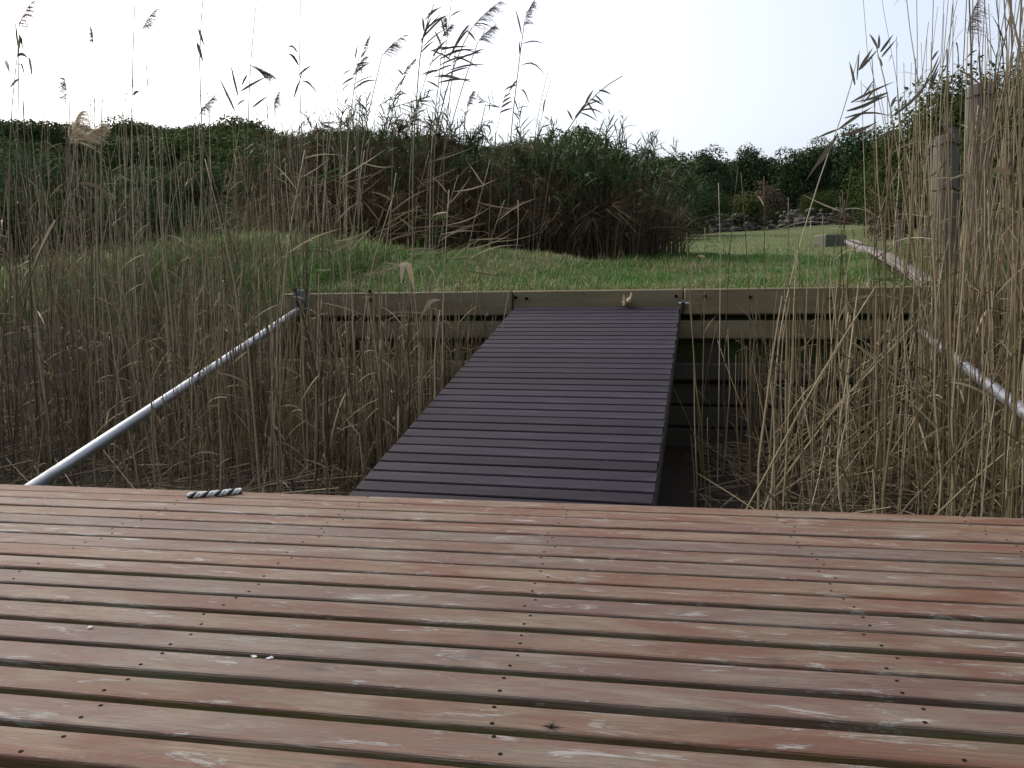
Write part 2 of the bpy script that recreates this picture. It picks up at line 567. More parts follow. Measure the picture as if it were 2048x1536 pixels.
M['stone'] = simple('grey fieldstone', (0.049, 0.045, 0.038), 0.95, 0, 6.0, (0.099, 0.092, 0.081), 0.6, 0.2)
M['ropew'] = simple('white rope strand', (0.55, 0.55, 0.52), 0.8)
M['ropeb'] = simple('black rope strand', (0.012, 0.012, 0.014), 0.7)
M['plastic'] = simple('dirty clear plastic', (0.42, 0.46, 0.47), 0.25, 0, 30.0, (0.62, 0.66, 0.66))
M['foil'] = simple('grubby plastic film', (0.30, 0.32, 0.32), 0.4, 0, 40.0, (0.6, 0.62, 0.62))
M['paper'] = simple('white flake', (0.30, 0.32, 0.33), 0.7)
M['tar'] = simple('black fibre', (0.012, 0.012, 0.014), 0.8)
M['knot'] = simple('wood knot', (0.085, 0.05, 0.042), 0.7, 0, 60.0, (0.15, 0.09, 0.075))

# ------------------------------------------------------------------ layout of the shore
RAMP_W = 1.15
RV = unit([0.06719, 0.96687, 0.24626])          # up the ramp
UV = unit([RV[1], -RV[0], 0])                   # along the retaining wall, to the right
NV = unit([RV[0], RV[1], 0])                    # away from the water
RUP = np.cross(UV, RV)
TL = np.array([-0.940, 5.665, 0.655])           # top left corner of the ramp surface
TMID = TL + UV * RAMP_W / 2
W0 = TMID + NV * 0.02                           # on the front face of the retaining wall
W0[2] = 0


def us(x, y):
    dx, dy = x - W0[0], y - W0[1]
    return dx * UV[0] + dy * UV[1], dx * NV[0] + dy * NV[1]


def xy(u, s):
    return W0[0] + u * UV[0] + s * NV[0], W0[1] + u * UV[1] + s * NV[1]


def on_wall(px, py, s=0.0):
    r = ray(px, py)
    p0 = W0 + NV * s
    t = np.dot(p0 - CAM, NV) / np.dot(r, NV)
    return CAM + r * t


CAP_TOP = on_wall(1200, 579)[2]
CAP_BOT = on_wall(1400, 630)[2]
U_END = us(*on_wall(566, 590)[:2])[0]
MUD_Z = -0.33


def lawn(u, s):
    z = CAP_TOP - 0.035 + 0.105 * np.clip(s, 0, 24) + 0.165 * np.clip(s - 24, 0, 46) + 0.02 * np.clip(s - 70, 0, 500)
    z = z + 0.42 * np.exp(-(((u + 4.2) / 2.1) ** 2 + ((s - 2.6) / 1.5) ** 2))      # bank on the left
    z = z + 0.16 * np.exp(-(((u + 1.2) / 0.9) ** 2 + ((s - 2.3) / 0.8) ** 2))
    z = z + 0.24 * np.exp(-(((u - 2.75) / 0.6) ** 2 + ((s - 2.0) / 0.7) ** 2))         # hummock under the fallen timber
    z = z + 2.3 * np.exp(-(((u - 13.5) / 5.0) ** 2 + ((s - 10.5) / 6.0) ** 2))      # steep slope on the right
    z = z + 1.9 * smoothstep(-8, -30, u) * smoothstep(8, 40, s)
    z = z + 1.6 * smoothstep(-26, -48, u) * smoothstep(15, 50, s)
    z = z - 1.9 * smoothstep(-12, 0, u) * smoothstep(25, 60, s)
    z = z + wave(u, s, 3, 1.3) * 0.03 * smoothstep(0.3, 2, s) + wave(u, s, 5, 0.12) * 0.5 * smoothstep(15, 40, s)
    return z


def height(u, s):
    u = np.asarray(u, float)
    s = np.asarray(s, float)
    mud = MUD_Z + 0.035 * wave(u, s, 11, 3.0) - 0.05 * smoothstep(-2.2, -4.0, s)
    w = smoothstep(U_END + 0.02, U_END - 0.9, u)
    a = 0.07 * (1 - w) + -0.9 * w
    b = 0.13 * (1 - w) + 1.9 * w
    t = smoothstep(0, 1, (s - a) / (b - a))
    return mud + (lawn(u, s) - mud) * t


def ground_z(x, y):
    u, s = us(x, y)
    return float(height(u, s))


def snap(p):
    return np.array([p[0], p[1], ground_z(p[0], p[1])])


su = np.unique(np.concatenate([np.linspace(-12, 12, 161), -12 - np.geomspace(0.3, 500, 40), 12 + np.geomspace(0.3, 500, 40), np.linspace(U_END - 1, U_END + 0.1, 16)]))
ss = np.unique(np.concatenate([np.linspace(-9, -0.3, 45), [-0.15, -0.05, 0.0, 0.05, 0.07, 0.09, 0.11, 0.13, 0.16], np.linspace(0.2, 14, 110), np.linspace(14.5, 80, 60), np.geomspace(85, 900, 16)]))
UU, SS = np.meshgrid(su, ss, indexing='ij')
ZZ = height(UU, SS)
XX, YY = xy(UU, SS)
gm = MB()
nu, ns = UU.shape
idx = np.arange(nu * ns).reshape(nu, ns)
gm.add(np.stack([XX, YY, ZZ], -1), np.stack([idx[:-1, :-1], idx[1:, :-1], idx[1:, 1:], idx[:-1, 1:]], -1).reshape(-1, 4))
ground = gm.build('ground', ground_mat(), smooth=True)
tag(ground, kind='structure')
wleft = smoothstep(U_END + 0.02, U_END - 0.9, UU)
mud_shade_mask = 1 - smoothstep(0.35, 0.95, ZZ) * smoothstep(-0.05, 0.3, ZZ)  # mud tone carried up the left bank, painting the shade behind the reeds
mud_shade_mask = np.where((UU > U_END) & (SS > 0.1), 0.0, mud_shade_mask)
woodmask = smoothstep(17, 23, SS + 4 * wave(UU, SS, 21, 0.2) - 4 * smoothstep(2, 8, UU) + 9 * smoothstep(-5, -9, UU))
past = smoothstep(4.0, 6.5, SS)
for nm, arr in (('mud', mud_shade_mask), ('wood', woodmask), ('pasture', past)):
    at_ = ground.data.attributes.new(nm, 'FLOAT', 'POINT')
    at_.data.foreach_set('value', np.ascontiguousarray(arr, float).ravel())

# ------------------------------------------------------------------ retaining wall
wall = empty('retaining_wall', (*xy(0, 0), MUD_Z))
wall.rotation_euler = (0, 0, math.atan2(UV[1], UV[0]))
tag(wall, 'grey green timber retaining wall holding back the lawn behind the ramp', 'retaining wall')


def wall_part(name, u0, u1, s0, s1, z0, z1, mat, bevel=0.008, parent=None):
    mb = MB()
    mb.box((0, 0, 0), ((u1 - u0) / 2, (s1 - s0) / 2, (z1 - z0) / 2), bevel=bevel)
    o = mb.build(name, mat, parent or wall)
    o.location = ((u0 + u1) / 2, (s0 + s1) / 2, (z0 + z1) / 2 - MUD_Z)
    return o


def wz(px, py):
    p = on_wall(px, py)
    return us(p[0], p[1])[0], p[2]


hw = RAMP_W / 2
caps = [(U_END, -hw - 0.03, 0.0), (-hw - 0.026, hw + 0.02, 0.02), (hw + 0.024, 4.6, 0.0)]
for i, (a, b, off) in enumerate(caps):
    wall_part('beam', a, b, off, 0.19, CAP_BOT, CAP_TOP, M['cap'], 0.01)
z2t, z2b = wz(1450, 641)[1], wz(1450, 679)[1]
z3t, z3b = wz(1390, 727)[1], wz(1390, 762)[1]
wall_part('beam', U_END + 0.12, -0.2, 0.02, 0.17, z2b, z2t, M['cap'], 0.01)
wall_part('beam', -0.196, 4.6, 0.022, 0.17, z2b, z2t, M['cap'], 0.01)
wall_part('beam', U_END - 0.25, -0.9, 0.015, 0.17, z3b, z3t, M['cap'], 0.01)
wall_part('beam', -0.896, 4.6, 0.02, 0.17, z3b, z3t, M['shade_timber'], 0.01)
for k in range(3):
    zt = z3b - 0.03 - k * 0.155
    wall_part('beam', U_END + 0.1, 4.6, 0.06 + 0.004 * k, 0.17, zt - 0.14, zt, M['shade_timber'], 0.01)
for u in (wz(630, 650)[0], -0.75, 0.8, 2.1, 3.4):
    f_ = u < -2
    wall_part('post', u - 0.06, u + 0.06, -0.055 if f_ else 0.10, 0.012 if f_ else 0.185, MUD_Z - 0.3, CAP_BOT - 0.002, M['cap'] if f_ else M['shade_timber'], 0.008)


def bolt(u, z, s, r=0.011, par=None):
    mb = MB()
    mb.tubes([[(0, -0.012, 0), (0, 0.02, 0)]], r, 8)
    o = mb.build('bolt', M['screw'], par or wall)
    o.location = (u, s, z - MUD_Z)


for px, py in ((1352, 592), (1410, 592), (1030, 595), (1052, 597), (590, 580), (612, 580), (738, 582), (741, 600), (1500, 594), (1660, 596)):
    u, z = wz(px, py)
    bolt(u, z, 0.02 if -hw - 0.02 < u < hw + 0.02 else 0.0)

# ------------------------------------------------------------------ floating deck
deck = empty('floating_deck', (0, 0.9, -0.34))
tag(deck, 'floating pontoon deck of worn red brown planks with mossy gaps', 'deck')
cols = [
    (0, [968, 981.3, 994, 1010, 1027, 1044.7, 1063.3, 1088, 1111.7, 1137.9, 1167.2, 1197, 1236.5, 1281.9, 1329.4, 1384, 1450.8, 1527]),
    (950, [997.5, 1011.2, 1028.4, 1045, 1062.5, 1083.4, 1105, 1129.5, 1155.3, 1185.6, 1217.8, 1254.7, 1294.6, 1347.3, 1401, 1460.6]),
    (1898, [1033.4, 1046, 1064.7, 1084.4, 1103.7, 1125.7, 1149.5, 1176.2, 1206, 1239, 1275, 1314.9, 1360, 1414.6, 1473.5])]
far_edges = []
for k in range(18):
    pts = [on_z(px, ys[k], 0)[1] for px, ys in cols if k < len(ys)]
    far_edges.append(0.5 * np.mean(pts) + 0.5 * (2.693 - 0.1 * k))
while far_edges[-1] > -1.0:
    far_edges.append(far_edges[-1] - 0.1)
gaps = [0.013, 0.013, 0.012, 0.011, 0.012, 0.014, 0.013, 0.013, 0.021, 0.015, 0.019, 0.020, 0.024, 0.021, 0.022, 0.023, 0.021]
X0, X1 = -3.3, 2.25
NX = 46
screw_me = MB().tubes([[(0, 0, -0.004), (0, 0, 0.0007)]], 0.0038, 8).mesh('screw_head', M['screw'])
screw_x = [-2.62, -1.62, -0.98, -0.28, 0.42, 0.98, 1.6]
for k in range(len(far_edges) - 1):
    y1 = far_edges[k]
    y0 = far_edges[k + 1] + (gaps[k] if k < len(gaps) else 0.018)
    yc, hy = (y0 + y1) / 2, (y1 - y0) / 2
    xs = np.linspace(X0 + rng.uniform(-0.01, 0.01), X1 + rng.uniform(-0.01, 0.01), NX)
    b = 0.0035
    prof = [(-hy, -0.022), (-hy, -b * 1.3), (-hy + b * 0.5, -b * 0.4), (-hy + b * 1.6, 0), (0, 0.0007), (hy - b * 1.6, 0), (hy - b * 0.5, -b * 0.4), (hy, -b * 1.3), (hy, -0.022)]
    n1 = wave(xs, k * 3.0, 100 + k, 1.5)
    n2 = wave(xs, k * 3.0, 300 + k, 9.0)
    n3 = wave(xs, k * 3.0, 500 + k, 8.0)
    V = []
    for (py, pz) in prof:
        e = np.sign(py)
        ey = (n2 if e > 0 else n3) * 0.0011 * abs(e)
        V.append(np.stack([xs, yc * 0 + py + ey + n1 * 0.0016, pz + n1 * 0.0012 + rng.uniform(-0.0012, 0.0012) * 0 + np.zeros(NX)], -1))
    V = np.stack(V, 1)
    npf = len(prof)
    ii = np.arange(NX * npf).reshape(NX, npf)
    Fq = np.stack([ii[:-1, :-1], ii[1:, :-1], ii[1:, 1:], ii[:-1, 1:]], -1).reshape(-1, 4)
    Fb = np.stack([ii[:-1, -1], ii[1:, -1], ii[1:, 0], ii[:-1, 0]], -1)
    mb = MB()
    mb.add(V, np.concatenate([Fq, Fb]))
    for e in (0, NX - 1):
        r_ = ii[e]
        mb.f.append(np.array([[r_[0], r_[1], r_[7], r_[8]], [r_[1], r_[2], r_[6], r_[7]], [r_[2], r_[3], r_[5], r_[6]]]))
    pl = mb.build('plank', M['deck'], deck)
    pl.location = (0, yc - 0.9, rng.uniform(-0.0015, 0.0015) + 0.34)
    if y1 > 0.75:
        for sx in screw_x:
            for sy in (-0.024, 0.024):
                if rng.uniform() < 0.12:
                    continue
                sc_ = link('screw', screw_me, pl)
                sc_.location = (sx + rng.uniform(-0.022, 0.022) - (yc - 2.7) * 0.03, sy + rng.uniform(-0.006, 0.006), 0.0002 + wave(sx, k * 3.0, 100 + k, 1.5) * 0.0012)

def deck_part(name, x0, x1, y0, y1, z0, z1, mat, bevel=0.0):
    mb = MB().box((0, 0, 0), ((x1 - x0) / 2, (y1 - y0) / 2, (z1 - z0) / 2), bevel=bevel)
    o = mb.build(name, mat, deck)
    o.location = ((x0 + x1) / 2, (y0 + y1) / 2 - 0.9, (z0 + z1) / 2 + 0.34)


for sx in screw_x:
    deck_part('joist', sx - 0.03, sx + 0.03, -0.95, 2.64, -0.05, -0.0245, M['moss'])
deck_part('float', X0 + 0.05, X1 - 0.05, -0.95, 2.63, -0.34, -0.026, M['moss'], 0.02)
deck_part('fascia', X0 + 0.02, X1 - 0.02, 2.632, 2.668, -0.2, -0.0225, M['deck'])

# ------------------------------------------------------------------ ramp
ramp = empty('gangway_ramp', tuple(TMID))
tag(ramp, 'sloping gangway of dark plum slatted boards leading up to the lawn', 'ramp')
Rm = Matrix((
    (UV[0], RV[0], RUP[0], TMID[0]), (UV[1], RV[1], RUP[1], TMID[1]), (UV[2], RV[2], RUP[2], TMID[2]), (0, 0, 0, 1)))
ramp.matrix_world = Rm
LEN = 3.02
PIT = 2.86 / 32.4
nb = int(LEN / PIT) + 1
bm_ = []
for v_ in range(4):
    mb = MB()
    nxs = 9
    xs = np.linspace(-hw, hw, nxs)
    hy = (PIT - 0.0105) / 2
    prof = [(-hy, -0.022), (-hy, -0.004), (-hy + 0.004, 0), (0, 0.0004), (hy - 0.004, 0), (hy, -0.004), (hy, -0.022)]
    V = np.stack([np.stack([xs, np.full(nxs, a) + 0.0008 * wave(xs, v_, 40 + v_, 3.0), np.full(nxs, c) + 0.0006 * wave(xs, v_, 60 + v_, 4.0)], -1) for a, c in prof], 1)
    ii = np.arange(nxs * 7).reshape(nxs, 7)
    Fq = np.stack([ii[:-1, :-1], ii[1:, :-1], ii[1:, 1:], ii[:-1, 1:]], -1).reshape(-1, 4)
    Fb = np.stack([ii[:-1, -1], ii[1:, -1], ii[1:, 0], ii[:-1, 0]], -1)
    mb.add(V, np.concatenate([Fq, Fb]))
    for e in (0, nxs - 1):
        r_ = ii[e]
        mb.f.append(np.array([[r_[0], r_[1], r_[5], r_[6]], [r_[1], r_[2], r_[4], r_[5]]]))
    bm_.append(mb.mesh('ramp_board', M['ramp']))
for k in range(nb):
    o = link('board', bm_[k % 4], ramp)
    o.location = (rng.uniform(-0.003, 0.003), -PIT * (k + 0.5) + 0.004, rng.uniform(-0.0008, 0.0008))
    if k % 3 == 1:
        o.rotation_euler = (0, 0, math.pi)


def ramp_part(name, x0, x1, y0, y1, z0, z1, mat, bevel=0.0):
    mb = MB().box((0, 0, 0), ((x1 - x0) / 2, (y1 - y0) / 2, (z1 - z0) / 2), bevel=bevel)
    o = mb.build(name, mat, ramp)
    o.location = ((x0 + x1) / 2, (y0 + y1) / 2, (z0 + z1) / 2)


L_ = nb * PIT
for sx in (-1, 1):
    xo = sx * (hw + 0.004)
    ramp_part('side_rail', min(xo, xo - sx * 0.04), max(xo, xo - sx * 0.04), -L_, -0.012, -0.13, -0.0228, M['frame'], 0.004)
ramp_part('bearer', -0.03, 0.03, -L_, -0.015, -0.11, -0.0226, M['frame'])
ramp_part('hinge_plate', -hw + 0.05, hw - 0.05, -0.02, 0.03, -0.09, -0.03, M['frame'])
# bright pin of the hinge at the right-hand top corner
mb = MB().tubes([[(hw - 0.01, -0.01, 0.022), (hw + 0.06, -0.01, 0.022)]], 0.006, 8)
mb.build('hinge_pin', M['galv'], ramp)
mb = MB().box((hw + 0.02, 0.0, 0.004), (0.012, 0.02, 0.03), bevel=0.003)
mb.build('hinge_lug', M['frame'], ramp)

# ------------------------------------------------------------------ stay poles
def stay_pole(label, top, bottom, r, endpost=False):
    root = empty('stay_pole', tuple(bottom))
    tag(root, label, 'pole')
    top, bottom = np.array(top), np.array(bottom)
    rel = lambda p: np.asarray(p) - bottom
    t = np.linspace(0, 1, 12)[:, None]
    P = bottom + (top - bottom) * t
    P[:, 2] -= 0.004 * np.sin(np.pi * t[:, 0])
    MB().tubes([rel(P)], r, 20).build('tube', M['galv'], root, True)
    d = unit(top - bottom)
    # flattened end, clevis and bracket on the wall
    MB().tubes([[rel(top - d * 0.02), rel(top + d * 0.05), rel(top + d * 0.10)]], [[r * 1.02, r * 0.8, r * 0.55]], 14).build('tube_end', M['galv'], root, True)
    tip = top + d * 0.09
    wp = tip + NV * max(0.02, -us(tip[0], tip[1])[1])
    br = empty('dummy')
    bpy.data.objects.remove(br)
    rot = np.stack([UV, NV, [0, 0, 1]], 1)
    mb = MB().box(rel(wp + np.array([0, 0, 0.06])), (0.065, 0.008, 0.085), rot, 0.003)
    bp = mb.build('bracket', M['bracket'], root)
    for dx in (-0.022, 0.022):
        MB().box(rel((tip + wp) / 2 + UV * dx + np.array([0, 0, 0.03])), (0.005, np.linalg.norm(wp - tip) / 2 + 0.03, 0.045), rot, 0.002).build('lug', M['bracket'], bp)
    MB().tubes([[rel(tip - UV * 0.045), rel(tip + UV * 0.045)]], 0.009, 8).build('pin', M['galv'], bp)
    for dx, dz in ((-0.045, 0.12), (0.045, 0.12), (-0.045, 0.0), (0.045, 0.0)):
        q = rel(wp + UV * dx + np.array([0, 0, dz]))
        MB().tubes([[q - NV * 0.02, q + NV * 0.0]], 0.010, 6).build('bolt', M['screw'], bp)
    if endpost:
        b = bottom
        MB().box(rel(np.array([b[0], b[1] - 0.02, b[2] / 2 + 0.0])), (0.03, 0.03, abs(b[2]) / 2 + 0.03), bevel=0.004).build('end_bracket', M['galv'], root)
    else:
        MB().box(rel(bottom + np.array([0.0, -0.07, -0.05])), (0.04, 0.075, 0.05), bevel=0.004).build('end_bracket', M['galv'], root)
    return root


tl = on_wall(592, 624, -0.10)
pd = at(64, 968, 3.08)
dl = unit(pd - tl)
stay_pole('galvanised steel pole running from wall bracket down to the left deck corner', tl, on_z(48, 986, -0.06), 0.0265)
trr = on_wall(1843, 664, -0.07)
p2 = at(2048, 822, 2.95)
dr = unit(p2 - trr)
stay_pole('galvanised steel pole slanting through the dense reeds to the right', trr, p2 + dr * ((p2[1] - 2.70) / -dr[1]), 0.0255, True)

# ------------------------------------------------------------------ timber posts, plank and stump behind the wall
def round_post(label, px, d, wpx, top_py, lean=0.0, bands=0, split=False, name='timber_post', group=None):
    base = at(px, 600, d)
    base = np.array([base[0], base[1], ground_z(base[0], base[1])])
    top = at(px + lean, top_py, d)
    r = wpx * d / F_PX / 2
    H = top[2] - base[2]
    root = empty(name, tuple(base))
    tag(root, label, 'post', group)
    ks = 14
    t = np.linspace(-0.04, 1, ks)
    P = np.stack([(top[0] - base[0]) * t, (top[1] - base[1]) * t, H * t], 1)
    sides = 22
    an = np.arange(sides) / sides * 2 * np.pi
    rr = r * (1 + 0.04 * np.cos(an * 2 + px) + 0.03 * np.cos(an * 5 + 1) + 0.02 * np.cos(an * 9))
    V = P[:, None, :] + np.stack([rr * np.cos(an), rr * np.sin(an), np.zeros(sides)], -1)[None] * (1.03 - 0.05 * t)[:, None, None]
    V[-1, :, :2] = P[-1, :2] + (V[-1, :, :2] - P[-1, :2]) * 0.94
    V[-1, :, 2] += 0.012 * np.cos(an + 0.6)
    mb = MB()
    ii = np.arange(ks * sides).reshape(ks, sides)
    jj = np.roll(ii, -1, 1)
    mb.add(V, np.stack([ii[:-1], jj[:-1], jj[1:], ii[1:]], -1).reshape(-1, 4))
    c0 = mb.n
    mb.add([P[-1] + [0, 0, -0.006]], np.zeros((0, 4), int))
    mb.f.append(np.stack([ii[-1], jj[-1], np.full(sides, c0), np.full(sides, c0)], 1))
    mb.build('shaft', M['post'], root, False)
    for k in range(bands):
        tt = 0.93 - 0.33 * k
        c = P[0] * 0 + np.array([(top[0] - base[0]) * tt, (top[1] - base[1]) * tt, H * tt])
        a2 = np.linspace(0, 2 * np.pi, 25)
        ring = np.stack([c[0] + r * 1.05 * np.cos(a2), c[1] + r * 1.05 * np.sin(a2), c[2] + 0.008 * np.sin(a2 * 3)], -1)
        MB().tubes([ring], 0.004, 5).build('wire', M['screw'], root)
    return root


round_post('stout grey round post with flat worn top standing behind the wall', 1884, 6.0, 46, 272, 8, 2)
round_post('tallest round timber post, wire bound, standing amid the dense right reeds', 1952, 6.3, 50, 172, 6, 2)
round_post('thin pale fence stake beside a leaning pale stake', 1796, 9.5, 13, 440, 2, 0, name='fence_stake')
round_post('leaning pale fence stake next to the stout round post', 1815, 9.6, 9, 395, 12, 0, name='fence_stake')
round_post('thin grey stake close against the stout round post', 1848, 8.5, 10, 430, 6, 0, name='fence_stake')

# splintered stump between the posts
pa = at(1908, 430, 6.4)
rt_ = empty('splintered_stake', tuple(snap(pa)))
tag(rt_, 'splintered broken grey stake leaning between the two round posts', 'stake')
topz = at(1905, 232, 6.4)
H_ = topz[2] - rt_.location.z
mb = MB()
mb.tubes([[(0, 0, -0.05), (-0.01, 0, H_ * 0.5), (-0.03, 0, H_ * 0.8), (-0.05, 0, H_ * 0.9)]], [[0.05, 0.045, 0.04, 0.035]], 7)
mb.build('shaft', M['post'], rt_)
mb = MB()
for dx, hh, ww in ((-0.07, 1.0, 0.016), (-0.03, 0.97, 0.02), (-0.09, 0.94, 0.014), (0.0, 0.93, 0.016)):
    mb.tubes([[(-0.045 + dx * 0.2, 0, H_ * 0.86), (-0.05 + dx * 0.6, 0.0, H_ * 0.92), (-0.05 + dx, 0.01, H_ * hh)]], [[ww, ww * 0.8, 0.002]], 5)
mb.build('splinter', M['post'], rt_)

# fallen plank
a_ = snap(on_wall(1850, 578, 0.25))
b_ = at(1698, 478, 8.1)
print('timber', us(b_[0], b_[1]), b_[2], ground_z(b_[0], b_[1]))
a_[2] += 0.05
dv = unit(b_ - a_)
sv = unit(np.cross(dv, [0, 0, 1]))
nv = np.cross(sv, dv)
ks = 16
t = np.linspace(-0.06, 1, ks)
mb = MB()
prof = np.array([(-0.05, -0.02), (-0.055, 0.003), (-0.04, 0.02), (0.0, 0.022), (0.045, 0.018), (0.055, 0.0), (0.05, -0.02)])
V = []
for i, tt in enumerate(t):
    j = 1 + 0.12 * rng.normal(size=(7, 1))
    if i == ks - 1:
        j *= 0.75
    pr = prof * j
    c = (b_ - a_) * tt + nv * 0.02 * math.sin(tt * 5)
    V.append(c + pr[:, :1] * sv + pr[:, 1:] * nv)
ii = np.arange(ks * 7).reshape(ks, 7)
jj = np.roll(ii, -1, 1)
mb.add(np.array(V), np.stack([ii[:-1], jj[:-1], jj[1:], ii[1:]], -1).reshape(-1, 4))
for e in (0, ks - 1):
    r_ = ii[e]
    mb.f.append(np.array([[r_[0], r_[1], r_[2], r_[3]], [r_[0], r_[3], r_[4], r_[5]], [r_[0], r_[5], r_[6], r_[6]]]))
o = mb.build('fallen_timber', M['plankgrey'])
o.location = a_
tag(o, 'silver grey split timber lying slanted on the grass by the posts', 'timber')

# squared block on the lawn
bp_ = snap(at(1660, 480, 12.0))
mb = MB().box((0, 0, 0.08), (0.19, 0.14, 0.13), bevel=0.012)
o = mb.build('timber_block', old_timber('green grey block', (0.07, 0.072, 0.045), (0.04, 0.042, 0.025), (0.085, 0.085, 0.06)))
o.location = bp_ - np.array([0, 0, 0.05])
o.rotation_euler = (0, 0, 0.5)
tag(o, 'squared grey timber block sitting alone on the pasture', 'block')

# ------------------------------------------------------------------ dry stone wall at the foot of the wood
sw = snap(at(1560, 465, 24))
stone_wall = empty('stone_wall', tuple(sw))
tag(stone_wall, 'low tumbled dry stone wall at the foot of the far wood', 'stone wall')
st_me = []
for v_ in range(7):
    mb = MB()
    r2 = np.random.default_rng(50 + v_)
    n_t, n_p = 5, 8
    V = [[0, 0, -0.5]]
    for i in range(1, n_t):
        th = math.pi * i / n_t
        for j in range(n_p):
            ph = 2 * math.pi * j / n_p
            q = np.array([math.sin(th) * math.cos(ph), math.sin(th) * math.sin(ph), -math.cos(th)])
            q = np.sign(q) * np.abs(q) ** 0.7 * 0.5 * r2.uniform(0.8, 1.12)
            V.append(q * np.array([1, 0.8, 0.62]))
    V.append([0, 0, 0.31])
    V[0] = [0, 0, -0.31]
    Fq = []
    for j in range(n_p):
        j2 = (j + 1) % n_p
        Fq.append([0, 1 + j2, 1 + j, 1 + j])
        for i in range(n_t - 2):
            a, b = 1 + i * n_p, 1 + (i + 1) * n_p
            Fq.append([a + j, a + j2, b + j2, b + j])
        a = 1 + (n_t - 2) * n_p
        Fq.append([a + j, a + j2, len(V) - 1, len(V) - 1])
    mb.add(V, Fq)
    st_me.append(mb.mesh('stone', M['stone']))
path_px = [(1330, 497, 21), (1400, 487, 22), (1450, 470, 23), (1520, 467, 24), (1600, 462, 25), (1680, 452, 25.5), (1760, 446, 26), (1830, 440, 26.5)]
pts = np.array([at(*p) for p in path_px])[:, :2]
seg = np.concatenate([[0], np.cumsum(np.linalg.norm(np.diff(pts, axis=0), axis=1))])
for k in range(290):
    dd = rng.uniform(0, seg[-1])
    x_ = np.interp(dd, seg, pts[:, 0])
    y_ = np.interp(dd, seg, pts[:, 1])
    lay = rng.choice([0, 0, 1, 1, 2, 3])
    sz = rng.uniform(0.12, 0.30)
    x_ += rng.normal() * 0.12 + 0
    y_ += rng.normal() * (0.28 - 0.05 * lay)
    o = link('stone', st_me[k % 7], stone_wall)
    o.location = (x_ - sw[0], y_ - sw[1], ground_z(x_, y_) - sw[2] + 0.05 + lay * 0.13)
    o.scale = (sz, sz * rng.uniform(0.7, 1.1), sz * rng.uniform(0.75, 1.1))
    o.rotation_euler = (rng.normal() * 0.25, rng.normal() * 0.25, rng.uniform(0, 6.28))

# ------------------------------------------------------------------ trees and shrubs
def leaf_crown(r2, lobes, nleaf, size, up_bias=0.3):
    """leaf quads spread through a few overlapping lobes; lobes = (centre, radii)"""
    w = np.array([l[1][0] * l[1][1] for l in lobes])
    which = r2.choice(len(lobes), nleaf, p=w / w.sum())
    C = np.array([l[0] for l in lobes])[which]
    Rd = np.array([l[1] for l in lobes])[which]
    d = unit(r2.normal(size=(nleaf, 3)))
    d[:, 2] = np.where(d[:, 2] < -0.45, -d[:, 2], d[:, 2])
    rad = np.clip(1 - np.abs(r2.normal(size=(nleaf, 1))) * 0.2, 0.35, 1) + r2.normal(size=(nleaf, 1)) * 0.035
    P = C + d * Rd * rad
    nrm = unit(d + r2.normal(size=(nleaf, 3)) * 0.42 + np.array([0, 0, up_bias]))
    A = unit(np.cross(nrm, r2.normal(size=(nleaf, 3))))
    B = np.cross(nrm, A)
    s = size * r2.uniform(0.6, 1.35, (nleaf, 1))
    V = np.stack([P - A * s, P - B * s * 0.5, P + A * s, P + B * s * 0.5], 1)
    tint = r2.uniform(0, 1, nleaf) * 0.6 + (0.3 * (np.arange(len(lobes)) % 3) / 2)[which]
    return V.reshape(-1, 3), np.arange(nleaf * 4).reshape(-1, 4), tint * 0.98


def tree_proto(seed, H, Rc, nl, size, flat=0.55, nlobe=9, ragged=0.0):
    r2 = np.random.default_rng(seed)
    lobes = []
    for i in range(nlobe):
        a = r2.uniform(0, 6.28)
        rr = Rc * math.sqrt(r2.uniform(0, 1)) * 0.72
        lr = Rc * r2.uniform(0.3, 0.5)
        zc = H * (1 - flat * 0.5) - (rr / Rc) ** 2 * H * 0.22 - lr * flat * 0.4 + r2.normal() * ragged
        lobes.append((np.array([rr * math.cos(a), rr * math.sin(a), zc]), np.array([lr, lr, lr * flat * 1.15])))
    # skirt of lower foliage
    for i in range(nlobe // 2 + 4):
        a = r2.uniform(0, 6.28)
        lr = Rc * r2.uniform(0.3, 0.42)
        lobes.append((np.array([Rc * 0.55 * math.cos(a), Rc * 0.55 * math.sin(a), H * r2.uniform(0.12, 0.45)]), np.array([lr, lr, lr * 0.9])))
    V, Fc, t = leaf_crown(r2, lobes, nl, size)
    V[:, 2] *= H / np.percentile(V[:, 2], 99.5)
    crown = MB().add(V, Fc, t)
    tr = MB()
    tr.tubes([[(0, 0, -0.4), (0.05, 0, H * 0.25), (0.1, 0.08, H * 0.6)]], [[H * 0.045, H * 0.035, H * 0.018]], 7)
    for i in range(min(6, nlobe)):
        c = lobes[i][0]
        tr.tubes([[(0.05, 0, H * 0.22), tuple(c * np.array([0.5, 0.5, 0.7])), tuple(c)]], [[H * 0.022, H * 0.014, H * 0.006]], 5)
    return crown, tr


protos = {}


def proto(key, mat, *a, **k):
    c, t = tree_proto(*a, **k)
    protos.setdefault(key, []).append((c.mesh(key + '_crown', mat), t.mesh(key + '_trunk', M['bark'])))


